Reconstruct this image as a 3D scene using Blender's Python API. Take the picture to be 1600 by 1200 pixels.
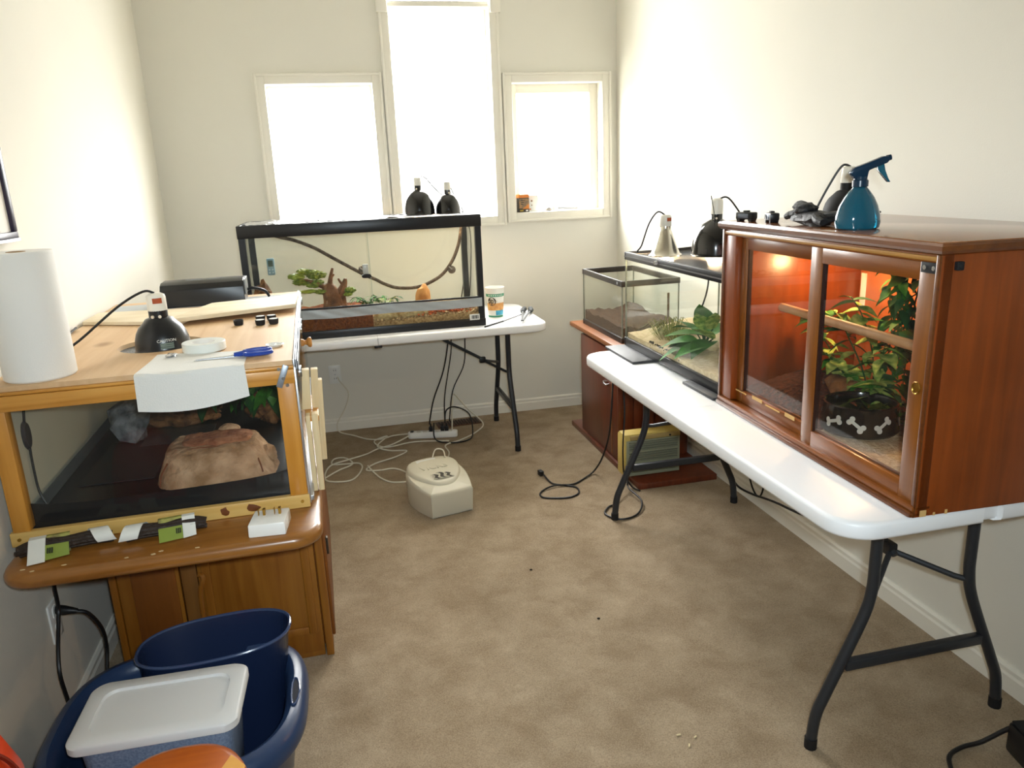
import bpy, bmesh, math, random
from mathutils import Vector, Matrix, noise

for o in list(bpy.data.objects): bpy.data.objects.remove(o)
scene = bpy.context.scene
COL = scene.collection
R = math.radians

# ------------------------------------------------------------------ camera, world, light, exposure
YAW, PITCH, ROLL = 0.2197, 0.2659, -0.0419
fw = Vector((math.sin(YAW)*math.cos(PITCH), math.cos(YAW)*math.cos(PITCH), -math.sin(PITCH)))
rt0 = Vector((math.cos(YAW), -math.sin(YAW), 0)); up0 = rt0.cross(fw)
rt = rt0*math.cos(ROLL)+up0*math.sin(ROLL); up = up0*math.cos(ROLL)-rt0*math.sin(ROLL)
cd = bpy.data.cameras.new('camera'); cam = bpy.data.objects.new('camera', cd); COL.objects.link(cam)
M = Matrix((rt, up, -fw)).transposed().to_4x4(); M.translation = Vector((0, 0, 1.5)); cam.matrix_world = M
cd.sensor_width = 36; cd.lens = 36*1182.9/1600; cd.clip_start = .02
scene.camera = cam

w = bpy.data.worlds.new('world'); scene.world = w; w.use_nodes = True
bg = w.node_tree.nodes['Background']; bg.inputs[1].default_value = 36.0
_n = w.node_tree.nodes; _l = w.node_tree.links
_tc = _n.new('ShaderNodeTexCoord'); _sx = _n.new('ShaderNodeSeparateXYZ'); _mr = _n.new('ShaderNodeMapRange'); _cr = _n.new('ShaderNodeMixRGB')
_l.new(_tc.outputs['Generated'], _sx.inputs[0]); _l.new(_sx.outputs['Z'], _mr.inputs['Value'])
_mr.interpolation_type = 'SMOOTHSTEP'; _mr.inputs['From Min'].default_value = -.12; _mr.inputs['From Max'].default_value = .25
_cr.inputs['Color1'].default_value = (.22, .22, .20, 1); _cr.inputs['Color2'].default_value = (1, 1, .98, 1)      # bright hazy sky over paler ground
_l.new(_mr.outputs[0], _cr.inputs['Fac']); _l.new(_cr.outputs[0], bg.inputs[0])
vs = scene.view_settings; vs.view_transform = 'Standard'; vs.look = 'None'; vs.gamma = 1; vs.use_curve_mapping = False
vs.exposure = 0.0
scene.display_settings.display_device = 'sRGB'
scene.cycles.transparent_max_bounces = 40
scene.cycles.max_bounces = 10; scene.cycles.diffuse_bounces = 6

def area_portal(name, x0, x1, z0, z1, y):
    l = bpy.data.lights.new(name, 'AREA'); l.shape = 'RECTANGLE'; l.size = x1-x0; l.size_y = z1-z0
    l.cycles.is_portal = True
    o = bpy.data.objects.new(name, l); COL.objects.link(o); o.location = ((x0+x1)/2, y, (z0+z1)/2); o.rotation_euler = (R(-90), 0, 0)
W1 = (-.29, .30, 1.275, 2.055); W2 = (.42, 1.00, 1.275, 3.05); W3 = (1.12, 1.69, 1.288, 2.045)
for i, q in enumerate((W1, W2, W3)): area_portal('daylight_portal', *q, 4.86)
# the camera's own flash, just above the lens
fl = bpy.data.lights.new('camera_flash', 'SPOT'); fl.energy = 138; fl.color = (.80, .93, 1); fl.shadow_soft_size = .03
fl.spot_size = R(106); fl.spot_blend = 1.0
fo = bpy.data.objects.new('camera_flash', fl); COL.objects.link(fo)
FM = M.copy(); FM.translation = Vector((0, 0, 1.5))+rt*.05+up*.055-fw*.03; fo.matrix_world = FM

# ------------------------------------------------------------------ materials
def lin(c):
    if isinstance(c, str): c = tuple(int(c[i:i+2], 16) for i in (0, 2, 4))
    return tuple(((v/255)/12.92 if v/255 <= .04045 else ((v/255+.055)/1.055)**2.4) for v in c)+(1,)
MATS = {}
def pmat(name, col, rough=.5, metal=0, bump=0, bscale=60, var=0, vscale=8, spec=.5, col2=None, emis=None, estr=0, trans=0, alpha=1, ior=1.45, coat=0):
    if name in MATS: return MATS[name]
    m = bpy.data.materials.new(name); m.use_nodes = True; nt = m.node_tree; b = nt.nodes['Principled BSDF']
    c = lin(col); b.inputs['Base Color'].default_value = c; b.inputs['Roughness'].default_value = rough; b.inputs['Metallic'].default_value = metal
    b.inputs['Specular IOR Level'].default_value = spec; b.inputs['IOR'].default_value = ior
    b.inputs['Transmission Weight'].default_value = trans; b.inputs['Alpha'].default_value = alpha; b.inputs['Coat Weight'].default_value = coat
    tc = nt.nodes.new('ShaderNodeTexCoord')
    if var or col2:
        n = nt.nodes.new('ShaderNodeTexNoise'); n.inputs['Scale'].default_value = vscale; n.inputs['Detail'].default_value = 5
        nt.links.new(tc.outputs['Object'], n.inputs['Vector'])
        r = nt.nodes.new('ShaderNodeValToRGB'); r.color_ramp.elements[0].position = .35; r.color_ramp.elements[1].position = .68
        c2 = lin(col2) if col2 else tuple(min(1, v*(1+var)) for v in c[:3])+(1,)
        c1 = c if col2 else tuple(v*(1-var) for v in c[:3])+(1,)
        r.color_ramp.elements[0].color = c1; r.color_ramp.elements[1].color = c2
        nt.links.new(n.outputs['Fac'], r.inputs['Fac']); nt.links.new(r.outputs['Color'], b.inputs['Base Color'])
    if bump:
        n2 = nt.nodes.new('ShaderNodeTexNoise'); n2.inputs['Scale'].default_value = bscale; n2.inputs['Detail'].default_value = 4
        nt.links.new(tc.outputs['Object'], n2.inputs['Vector'])
        bp = nt.nodes.new('ShaderNodeBump'); bp.inputs['Strength'].default_value = bump; bp.inputs['Distance'].default_value = .01
        nt.links.new(n2.outputs['Fac'], bp.inputs['Height']); nt.links.new(bp.outputs['Normal'], b.inputs['Normal'])
    if emis: b.inputs['Emission Color'].default_value = lin(emis); b.inputs['Emission Strength'].default_value = estr
    MATS[name] = m; return m
def wood(name, c1, c2, axis='x', scale=6, rough=.4, stretch=.06, knots=0, coat=0, dark=None):
    if name in MATS: return MATS[name]
    m = bpy.data.materials.new(name); m.use_nodes = True; nt = m.node_tree; b = nt.nodes['Principled BSDF']
    tc = nt.nodes.new('ShaderNodeTexCoord'); mp = nt.nodes.new('ShaderNodeMapping')
    mp.inputs['Scale'].default_value = {'x': (stretch, 1, 1), 'y': (1, stretch, 1), 'z': (1, 1, stretch)}[axis]
    nt.links.new(tc.outputs['Object'], mp.inputs['Vector'])
    n = nt.nodes.new('ShaderNodeTexNoise'); n.inputs['Scale'].default_value = scale*10; n.inputs['Detail'].default_value = 6; n.inputs['Distortion'].default_value = .6
    nt.links.new(mp.outputs['Vector'], n.inputs['Vector'])
    n3 = nt.nodes.new('ShaderNodeTexNoise'); n3.inputs['Scale'].default_value = scale; n3.inputs['Detail'].default_value = 3
    nt.links.new(tc.outputs['Object'], n3.inputs['Vector'])
    mx = nt.nodes.new('ShaderNodeMath'); mx.operation = 'ADD'
    m1 = nt.nodes.new('ShaderNodeMath'); m1.operation = 'MULTIPLY'; m1.inputs[1].default_value = .6
    m2 = nt.nodes.new('ShaderNodeMath'); m2.operation = 'MULTIPLY'; m2.inputs[1].default_value = .4
    nt.links.new(n.outputs['Fac'], m1.inputs[0]); nt.links.new(n3.outputs['Fac'], m2.inputs[0])
    nt.links.new(m1.outputs[0], mx.inputs[0]); nt.links.new(m2.outputs[0], mx.inputs[1])
    r = nt.nodes.new('ShaderNodeValToRGB'); r.color_ramp.elements[0].position = .36; r.color_ramp.elements[1].position = .64
    r.color_ramp.elements[0].color = lin(c1); r.color_ramp.elements[1].color = lin(c2)
    nt.links.new(mx.outputs[0], r.inputs['Fac'])
    out = r.outputs['Color']
    if knots:
        v = nt.nodes.new('ShaderNodeTexVoronoi'); v.inputs['Scale'].default_value = knots
        mp2 = nt.nodes.new('ShaderNodeMapping'); mp2.inputs['Scale'].default_value = {'x': (.6, 1, 1), 'y': (1, .6, 1), 'z': (1, 1, .6)}[axis]
        nt.links.new(tc.outputs['Object'], mp2.inputs['Vector']); nt.links.new(mp2.outputs['Vector'], v.inputs['Vector'])
        kr = nt.nodes.new('ShaderNodeValToRGB'); kr.color_ramp.elements[0].position = .05; kr.color_ramp.elements[1].position = .16
        kr.color_ramp.elements[0].color = (1, 1, 1, 1); kr.color_ramp.elements[1].color = (0, 0, 0, 1)
        nt.links.new(v.outputs['Distance'], kr.inputs['Fac'])
        mc = nt.nodes.new('ShaderNodeMixRGB'); mc.inputs['Color2'].default_value = lin(dark or '6a3c14')
        nt.links.new(kr.outputs['Color'], mc.inputs['Fac']); nt.links.new(out, mc.inputs['Color1']); out = mc.outputs['Color']
    nt.links.new(out, b.inputs['Base Color']); b.inputs['Roughness'].default_value = rough; b.inputs['Coat Weight'].default_value = coat
    b.inputs['Coat Roughness'].default_value = .15
    bp = nt.nodes.new('ShaderNodeBump'); bp.inputs['Strength'].default_value = .06; bp.inputs['Distance'].default_value = .004
    nt.links.new(n.outputs['Fac'], bp.inputs['Height']); nt.links.new(bp.outputs['Normal'], b.inputs['Normal'])
    MATS[name] = m; return m
def glass(name, tint=(.97, .985, .975), refl=1.0, dust=0):
    if name in MATS: return MATS[name]
    m = bpy.data.materials.new(name); m.use_nodes = True; nt = m.node_tree
    nt.nodes.remove(nt.nodes['Principled BSDF']); out = nt.nodes['Material Output']
    t = nt.nodes.new('ShaderNodeBsdfTransparent'); t.inputs[0].default_value = tint+(1,)
    g = nt.nodes.new('ShaderNodeBsdfGlossy'); g.inputs['Roughness'].default_value = .02
    f = nt.nodes.new('ShaderNodeLayerWeight'); f.inputs['Blend'].default_value = .5
    pw = nt.nodes.new('ShaderNodeMath'); pw.operation = 'POWER'; pw.inputs[1].default_value = 4.5; nt.links.new(f.outputs['Facing'], pw.inputs[0])
    k = nt.nodes.new('ShaderNodeMath'); k.operation = 'MULTIPLY_ADD'; k.inputs[1].default_value = .45*refl; k.inputs[2].default_value = .022*refl
    mx = nt.nodes.new('ShaderNodeMixShader'); nt.links.new(pw.outputs[0], k.inputs[0]); nt.links.new(k.outputs[0], mx.inputs[0])
    nt.links.new(t.outputs[0], mx.inputs[1]); nt.links.new(g.outputs[0], mx.inputs[2]); last = mx
    if dust:
        d = nt.nodes.new('ShaderNodeBsdfDiffuse'); d.inputs[0].default_value = (.8, .85, .8, 1)
        m2 = nt.nodes.new('ShaderNodeMixShader'); m2.inputs[0].default_value = dust
        nt.links.new(mx.outputs[0], m2.inputs[1]); nt.links.new(d.outputs[0], m2.inputs[2]); last = m2
    nt.links.new(last.outputs[0], out.inputs[0]); MATS[name] = m; return m

def mesh_screen_mat(name, col, open_=.5):
    m = bpy.data.materials.new(name); m.use_nodes = True; nt = m.node_tree; b = nt.nodes['Principled BSDF']; out = nt.nodes['Material Output']
    b.inputs['Base Color'].default_value = lin(col); b.inputs['Roughness'].default_value = .6
    t = nt.nodes.new('ShaderNodeBsdfTransparent'); mx = nt.nodes.new('ShaderNodeMixShader'); mx.inputs[0].default_value = open_
    nt.links.new(b.outputs[0], mx.inputs[1]); nt.links.new(t.outputs[0], mx.inputs[2]); nt.links.new(mx.outputs[0], out.inputs[0]); MATS[name] = m; return m
wallm = pmat('wall_paint', 'e2dfd4', .85, bump=.04, bscale=180, var=.012, vscale=2)
trimm = pmat('trim_paint', 'e8e4d8', .45)
ceilm = pmat('ceiling_paint', 'f2f0ea', .9)
def carpet():
    m = bpy.data.materials.new('carpet_pile'); m.use_nodes = True; nt = m.node_tree; b = nt.nodes['Principled BSDF']
    tc = nt.nodes.new('ShaderNodeTexCoord'); cols = []
    a = nt.nodes.new('ShaderNodeTexNoise'); a.inputs['Scale'].default_value = 8.5; a.inputs['Detail'].default_value = 6; a.inputs['Distortion'].default_value = .3
    f = nt.nodes.new('ShaderNodeTexNoise'); f.inputs['Scale'].default_value = 330; f.inputs['Detail'].default_value = 3
    nt.links.new(tc.outputs['Object'], a.inputs['Vector']); nt.links.new(tc.outputs['Object'], f.inputs['Vector'])
    r = nt.nodes.new('ShaderNodeValToRGB'); r.color_ramp.elements[0].position = .3; r.color_ramp.elements[1].position = .7
    r.color_ramp.elements[0].color = lin('9c8970'); r.color_ramp.elements[1].color = lin('b8a68d')
    nt.links.new(a.outputs['Fac'], r.inputs['Fac'])
    r2 = nt.nodes.new('ShaderNodeValToRGB'); r2.color_ramp.elements[0].position = .3; r2.color_ramp.elements[1].position = .7
    r2.color_ramp.elements[0].color = (.62, .6, .58, 1); r2.color_ramp.elements[1].color = (1, 1, 1, 1)
    nt.links.new(f.outputs['Fac'], r2.inputs['Fac'])
    mx = nt.nodes.new('ShaderNodeMixRGB'); mx.blend_type = 'MULTIPLY'; mx.inputs['Fac'].default_value = 1
    nt.links.new(r.outputs['Color'], mx.inputs['Color1']); nt.links.new(r2.outputs['Color'], mx.inputs['Color2'])
    nt.links.new(mx.outputs['Color'], b.inputs['Base Color']); b.inputs['Roughness'].default_value = 1; b.inputs['Specular IOR Level'].default_value = .1
    bp = nt.nodes.new('ShaderNodeBump'); bp.inputs['Strength'].default_value = .5; bp.inputs['Distance'].default_value = .006
    nt.links.new(f.outputs['Fac'], bp.inputs['Height']); nt.links.new(bp.outputs['Normal'], b.inputs['Normal'])
    return m
carpetm = carpet()
black = pmat('black_plastic', '17171a', .35)
blackm = pmat('black_matte', '141416', .7)
blackg = pmat('black_gloss', '0e0e10', .15, coat=.5)
legm = pmat('grey_steel_tube', '34363a', .35, metal=.3)
whitep = pmat('white_plastic', 'e9eaec', .35, bump=.03, bscale=300)
whites = pmat('white_smooth', 'e8e8e4', .3)
porc = pmat('porcelain_socket', 'e6e2d6', .3)
metal = pmat('bright_metal', 'c9ccd0', .22, metal=1)
alu = pmat('brushed_aluminium', 'bfc2c6', .35, metal=.9)
zinc = pmat('zinc_plate', '9aa3ad', .4, metal=.7)
brass = pmat('brass', 'b08a3c', .3, metal=.9)
gls = glass('clear_glass'); glsg = glass('green_tint_glass', (.978, .988, .974), 1.0, .008); winglass = glass('window_glass', (1, 1, 1), .5)
cabglass = glass('cabinet_glass', (.975, .975, .97), 1.6, .004)
cherry = wood('cabinet_wood_z', '6e310c', '873f12', 'z', 5, .32, coat=.2)
cherryy = wood('cabinet_wood_y', '6d380d', '864b15', 'y', 5, .32, coat=.2)
cherryf = wood('cabinet_door_z', '6b3a0e', '864e17', 'z', 5, .32, coat=.2)
cherryd = wood('cabinet_dark_edge', '54290c', '6c3a10', 'y', 6, .3, coat=.3)
cabin = wood('cabinet_inside', 'a85a2a', 'b86a3a', 'y', 4, .5)
standw = wood('stand_mahogany', '542310', '6e3017', 'z', 6, .35, coat=.2)
standt = wood('stand_board_edge', '7d4a25', '925a30', 'y', 6, .4)
pine = wood('honey_pine_x', 'b37628', 'd29a48', 'x', 4, .4, knots=3.2, dark='6b3a10', coat=.15)
pinez = wood('honey_pine_z', 'b87a25', 'd09440', 'z', 4, .4, knots=3.2, dark='6b3a10', coat=.15)
ply = wood('plywood_top', 'c6a176', 'd6b68e', 'y', 3, .55, knots=5, dark='a07a50')
plyl = wood('plywood_pale', 'dccbaa', 'e9dcc2', 'x', 4, .6, knots=6, dark='b08a5c')
rawpine = wood('raw_pine', 'd2b98c', 'e4d0a6', 'z', 5, .7)
oak = wood('desk_oak_x', '7a4c1c', '94622a', 'x', 5, .3, coat=.2)
oakz = wood('desk_oak_z', '7f4a10', '96601e', 'z', 4, .4, coat=.1)
oakd = wood('desk_oak_dark', '6c3a0e', '7d4714', 'z', 4, .45)
seatw = wood('stool_seat_wood', 'a04c12', 'b8601c', 'x', 4, .3, coat=.4)
seatl = wood('stool_pale_wood', 'c98c3a', 'd9a452', 'x', 4, .4)
navy = pmat('navy_plastic', '263a5c', .3, bump=.03, bscale=200)
navyd = pmat('dark_navy_plastic', '1b2744', .25)
cord_b = pmat('black_cord', '121214', .45); cord_w = pmat('white_cord', 'd8d2c0', .45)
cream = pmat('cream_plastic', 'd6d0bc', .45)
ducttape = pmat('grey_duct_tape', 'a6acb0', .35, metal=.0, bump=.4, bscale=14)
paperm = pmat('white_paper', 'e3e3de', .9, bump=.1, bscale=40)
foil = pmat('foil', 'd4d6da', .22, metal=1, bump=.6, bscale=30)
soilm = pmat('brown_soil', '2e1c0f', 1, bump=1, bscale=120, col2='5e4026', vscale=70)
barkm = pmat('red_bark', '5a2c14', 1, bump=1, bscale=120, col2='8a4a22', vscale=70)
darksoil = pmat('dark_bark_mulch', '2f190f', 1, bump=1, bscale=120, col2='64341d', vscale=80)
sandm = pmat('pale_sand', 'c8ae84', 1, bump=.5, bscale=160, col2='e0cba4', vscale=50)
sandstone = pmat('sandstone', '9a7450', .95, bump=1, bscale=45, col2='d0aa86', vscale=16)
redstone = pmat('red_stone', '7e452c', .95, bump=1, bscale=50, col2='b57c58', vscale=26)
slate = pmat('slate_rock', '3e4244', .85, bump=1, bscale=40, col2='85888a', vscale=24)
bark = pmat('driftwood', '3c2210', .85, bump=1, bscale=45, col2='8f6036', vscale=22)
trunkm = pmat('resin_trunk', '4a2a16', .7, bump=1, bscale=30, col2='8a5a34', vscale=18)
greyb = pmat('vine_bark', '3e342c', .9, bump=1, bscale=80, col2='6e6052', vscale=60)
leafg = pmat('leaf_green', '3c7428', .6, spec=.15, var=.3, vscale=30)
leafd = pmat('leaf_dark', '28522a', .6, spec=.15, var=.25, vscale=30)
leafv = pmat('leaf_variegated', '3f7426', .6, spec=.15, col2='b9c466', vscale=45)
leafy = pmat('leaf_yellow_green', '7d9430', .5, col2='a9b850', vscale=50)
mossg = pmat('bonsai_green', '4d6d22', .7, bump=1, bscale=90, col2='9aa83c', vscale=60)
grassm = pmat('dry_grass', '7c8236', .7, col2='a09a4c', vscale=60)

# ------------------------------------------------------------------ mesh builder
def rotm(rx=0, ry=0, rz=0): return (Matrix.Rotation(R(rz), 3, 'Z') @ Matrix.Rotation(R(ry), 3, 'Y') @ Matrix.Rotation(R(rx), 3, 'X'))
def catmull(pts, k=6, closed=False):
    P = [Vector(p) for p in pts]; out = []; n = len(P)
    rng = range(n) if closed else range(n-1)
    for i in rng:
        if closed: a, b, c, d = P[(i-1) % n], P[i], P[(i+1) % n], P[(i+2) % n]
        else: a, b, c, d = P[max(i-1, 0)], P[i], P[i+1], P[min(i+2, n-1)]
        for j in range(k):
            t = j/k
            out.append(.5*((2*b)+(c-a)*t+(2*a-5*b+4*c-d)*t*t+(3*b-a-3*c+d)*t**3))
    if not closed: out.append(P[-1])
    return out
def rrect(x0, x1, y0, y1, r, k=6):
    out = []
    for cx, cy, a0 in ((x1-r, y1-r, 0), (x0+r, y1-r, 90), (x0+r, y0+r, 180), (x1-r, y0+r, 270)):
        for j in range(k+1):
            a = R(a0+90*j/k); out.append((cx+r*math.cos(a), cy+r*math.sin(a)))
    return out
def superell(a, b, n=3.2, k=56, cx=0, cy=0):
    o = []
    for i in range(k):
        t = 2*math.pi*i/k; c, s = math.cos(t), math.sin(t)
        o.append((cx+a*math.copysign(abs(c)**(2/n), c), cy+b*math.copysign(abs(s)**(2/n), s)))
    return o
class MB:
    def __init__(s): s.v = []; s.f = []
    def add(s, vs, fs):
        o = len(s.v); s.v += [Vector(v) for v in vs]; s.f += [tuple(i+o for i in f) for f in fs]; return s
    def box(s, x0, x1, y0, y1, z0, z1):
        return s.add([(x0, y0, z0), (x1, y0, z0), (x1, y1, z0), (x0, y1, z0), (x0, y0, z1), (x1, y0, z1), (x1, y1, z1), (x0, y1, z1)],
                     [(0, 3, 2, 1), (4, 5, 6, 7), (0, 1, 5, 4), (1, 2, 6, 5), (2, 3, 7, 6), (3, 0, 4, 7)])
    def obox(s, c, size, rm):
        a = [Vector((i*size[0]/2, j*size[1]/2, k*size[2]/2)) for k in (-1, 1) for i, j in ((-1, -1), (1, -1), (1, 1), (-1, 1))]
        c = Vector(c)
        return s.add([c+rm@v for v in a], [(0, 3, 2, 1), (4, 5, 6, 7), (0, 1, 5, 4), (1, 2, 6, 5), (2, 3, 7, 6), (3, 0, 4, 7)])
    def hexa(s, b4, t4):   # 4 bottom + 4 top corners, counter-clockwise
        return s.add(list(b4)+list(t4), [(0, 3, 2, 1), (4, 5, 6, 7), (0, 1, 5, 4), (1, 2, 6, 5), (2, 3, 7, 6), (3, 0, 4, 7)])
    def loft(s, rings, cap0=True, cap1=True, closed=False):
        n = len(rings[0]); o = []; vs = [v for r in rings for v in r]; fs = []
        L = len(rings)
        for i in range(L if closed else L-1):
            a, b = i*n, ((i+1) % L)*n
            for j in range(n): fs.append((a+j, a+(j+1) % n, b+(j+1) % n, b+j))
        if not closed:
            if cap0: fs.append(tuple(range(n-1, -1, -1)))
            if cap1: fs.append(tuple((L-1)*n+j for j in range(n)))
        return s.add(vs, fs)
    def prism(s, poly, z0, z1):
        return s.loft([[(x, y, z0) for x, y in poly], [(x, y, z1) for x, y in poly]])
    def prism_axis(s, poly, a0, a1, axis='y'):   # poly in the other two axes
        if axis == 'y': g = lambda p, q, a: (p, a, q)
        elif axis == 'x': g = lambda p, q, a: (a, p, q)
        else: g = lambda p, q, a: (p, q, a)
        rings = [[g(p, q, a0) for p, q in poly], [g(p, q, a1) for p, q in poly]]
        if axis == 'y': rings.reverse()
        return s.loft(rings)
    def tube(s, pts, r, n=8, k=0, closed=False):
        P = catmull(pts, k, closed) if k else [Vector(p) for p in pts]
        rr = r if isinstance(r, (list, tuple)) else None
        rings = []; nrm = None
        for i, p in enumerate(P):
            if closed: t = (P[(i+1) % len(P)]-P[i-1])
            else: t = (P[min(i+1, len(P)-1)]-P[max(i-1, 0)])
            if t.length < 1e-9: t = Vector((0, 0, 1))
            t.normalize()
            if nrm is None: nrm = t.orthogonal().normalized()
            else:
                nrm = nrm-t*nrm.dot(t)
                nrm = nrm.normalized() if nrm.length > 1e-6 else t.orthogonal().normalized()
            b = t.cross(nrm)
            q = r if rr is None else (rr[0]+(rr[1]-rr[0])*i/(len(P)-1) if len(rr) == 2 else rr[min(i, len(rr)-1)])
            rings.append([p+(nrm*math.cos(2*math.pi*j/n)+b*math.sin(2*math.pi*j/n))*q for j in range(n)])
        return s.loft(rings, closed=closed)
    def cyl(s, p0, p1, r0, r1=None, n=16): return s.tube([p0, p1], [r0, r0 if r1 is None else r1], n)
    def lathe(s, prof, c=(0, 0, 0), n=32, sx=1, sy=1, caps=True):
        rings = [[(c[0]+sx*r*math.cos(2*math.pi*j/n), c[1]+sy*r*math.sin(2*math.pi*j/n), c[2]+z) for j in range(n)] for r, z in prof]
        return s.loft(rings, caps, caps)
    def blob(s, c, rad, seed=0, amp=.2, freq=2, sub=3, flat=None, rm=None):
        b = bmesh.new(); bmesh.ops.create_icosphere(b, subdivisions=sub, radius=1); vs = []
        for v in b.verts:
            d = v.co.normalized(); k = 1+amp*noise.noise(d*freq+Vector((seed*3.1, seed*1.7, seed)))+amp*.45*noise.noise(d*freq*2.7+Vector((seed, 9, 3)))+(amp*.22*noise.noise(d*freq*7+Vector((3, seed, 1))) if sub > 3 else 0)
            p = Vector((d.x*rad[0]*k, d.y*rad[1]*k, d.z*rad[2]*k))
            if rm: p = rm@p
            p += Vector(c)
            if flat is not None: p.z = max(p.z, flat)
            vs.append(p)
        b.verts.index_update(); fs = [tuple(v.index for v in f.verts) for f in b.faces]; b.free()
        return s.add(vs, fs)
    def grid(s, f, nu, nv):
        vs = [f(i/nu, j/nv) for j in range(nv+1) for i in range(nu+1)]
        return s.add(vs, [(j*(nu+1)+i, j*(nu+1)+i+1, (j+1)*(nu+1)+i+1, (j+1)*(nu+1)+i) for j in range(nv) for i in range(nu)])
    def sheet(s, f, nu, nv, t=.0006):     # thin sheet with thickness along z
        top = [Vector(f(i/nu, j/nv)) for j in range(nv+1) for i in range(nu+1)]
        n = len(top); fs = [(j*(nu+1)+i, j*(nu+1)+i+1, (j+1)*(nu+1)+i+1, (j+1)*(nu+1)+i) for j in range(nv) for i in range(nu)]
        me = bmesh.new(); bv = [me.verts.new(p) for p in top]
        for q in fs: me.faces.new([bv[i] for i in q])
        me.normal_update(); bot = [v.co-v.normal*t for v in bv]; me.free()
        edge = [i for i in range(nu+1)]+[j*(nu+1)+nu for j in range(1, nv+1)]+[nv*(nu+1)+i for i in range(nu-1, -1, -1)]+[j*(nu+1) for j in range(nv-1, 0, -1)]
        f2 = [tuple(i+n for i in reversed(q)) for q in fs]
        f3 = [(edge[(k+1) % len(edge)], edge[k], edge[k]+n, edge[(k+1) % len(edge)]+n) for k in range(len(edge))]
        return s.add(top+bot, fs+f2+f3)
    def mesh(s, name, bevel=0, seg=2, smooth=True, ang=35):
        me = bpy.data.meshes.new(name); me.from_pydata(s.v, [], s.f)
        if bevel:
            b = bmesh.new(); b.from_mesh(me)
            es = [e for e in b.edges if len(e.link_faces) == 2 and e.calc_face_angle(0) > R(30)]
            bmesh.ops.bevel(b, geom=es, offset=bevel, segments=seg, profile=.5, affect='EDGES', clamp_overlap=True)
            b.to_mesh(me); b.free()
        if smooth:
            me.polygons.foreach_set('use_smooth', [True]*len(me.polygons)); me.set_sharp_from_angle(angle=R(ang))
        me.update(); return me
ROOT = {}
def place(o, parent=None, loc=(0, 0, 0), rz=0):
    COL.objects.link(o)
    if parent: o.parent = parent
    o.location = loc; o.rotation_euler = (0, 0, R(rz))
    return o
def thing(name, label, cat, loc=(0, 0, 0), rz=0, group=None, kind=None):
    o = bpy.data.objects.new(name, None); o.empty_display_size = .05; place(o, None, loc, rz); tag(o, label, cat, group, kind)
    ROOT[o.name] = (Matrix.Translation(loc) @ Matrix.Rotation(R(rz), 4, 'Z')).inverted()
    return o
def tag(o, label=None, cat=None, group=None, kind=None):
    if label: o['label'] = label
    if cat: o['category'] = cat
    if group: o['group'] = group
    if kind: o['kind'] = kind
    return o
def rootof(o):
    while o.parent: o = o.parent
    return o
def B(mb, name, mat, parent=None, bevel=0, seg=2, smooth=True, world=False, label=None, kind=None, ang=35):
    if world and parent is not None and rootof(parent).name in ROOT:
        m = ROOT[rootof(parent).name]; mb.v = [m@v for v in mb.v]
    loc = (0, 0, 0)
    if parent is None:     # a one-mesh thing: origin at its base
        xs = [v.x for v in mb.v]; ys = [v.y for v in mb.v]; zs = [v.z for v in mb.v]
        loc = ((min(xs)+max(xs))/2, (min(ys)+max(ys))/2, min(zs)); L = Vector(loc); mb.v = [v-L for v in mb.v]
    me = mb.mesh(name, bevel, seg, smooth, ang); me.materials.append(mat)
    o = bpy.data.objects.new(name, me); place(o, parent, loc)
    if label: o['label'] = label
    if kind: o['kind'] = kind
    return o
def BO(name, mat, parent, x0, x1, y0, y1, z0, z1, bevel=0, **k): return B(MB().box(x0, x1, y0, y1, z0, z1), name, mat, parent, bevel, **k)
def inst(me, name, parent, mw):
    o = bpy.data.objects.new(name, me); COL.objects.link(o)
    if parent: o.parent = parent
    o.matrix_local = mw; return o
def text_mesh(txt, size, depth, mat, name, parent, mat4):
    c = bpy.data.curves.new('t', 'FONT'); c.body = txt; c.size = size; c.extrude = depth; c.align_x = 'CENTER'; c.align_y = 'CENTER'; c.resolution_u = 2
    t = bpy.data.objects.new('t', c); COL.objects.link(t); bpy.context.view_layer.update()
    me = bpy.data.meshes.new_from_object(t.evaluated_get(bpy.context.evaluated_depsgraph_get())); bpy.data.objects.remove(t); bpy.data.curves.remove(c)
    me.materials.clear(); me.materials.append(mat); o = inst(me, name, parent, mat4); me.name = name; return o
def struct(o): o['kind'] = 'structure'; return o
def sthing(name):
    o = bpy.data.objects.new(name, None); place(o); o['kind'] = 'structure'; return o

# ------------------------------------------------------------------ room shell
XR, YB, YR, ZC = 1.788, 4.70, -3.2, 3.35
def xl(y): return -.915-(y-4.70)*.0152
fl_ = struct(BO('floor', carpetm, None, -1.0, 1.9, YR-.1, YB+.14, -.05, 0))
struct(BO('ceiling', ceilm, None, -1.0, 1.9, YR-.1, YB+.14, ZC, ZC+.06))
struct(BO('wall_right', wallm, None, XR, XR+.11, YR-.1, YB+.14, 0, ZC))
struct(BO('wall_rear', wallm, None, -.95, XR, YR-.1, YR, 0, ZC))
struct(B(MB().prism([(xl(YR-.1), YR-.1), (xl(YB+.14), YB+.14), (-1.04, YB+.14), (-1.04, YR-.1)], 0, ZC), 'wall_left', wallm))
mb = MB()
xc = sorted({-1.0, XR+.1, W1[0], W1[1], W2[0], W2[1], W3[0], W3[1]}); zc = sorted({0, ZC, W1[2], W1[3], W2[3], W3[2], W3[3]})
def hole(x, z): return any(q[0] < x < q[1] and q[2] < z < q[3] for q in (W1, W2, W3))
solid = {(i, j): not hole((xc[i]+xc[i+1])/2, (zc[j]+zc[j+1])/2) for i in range(len(xc)-1) for j in range(len(zc)-1)}
ny = {}
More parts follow.
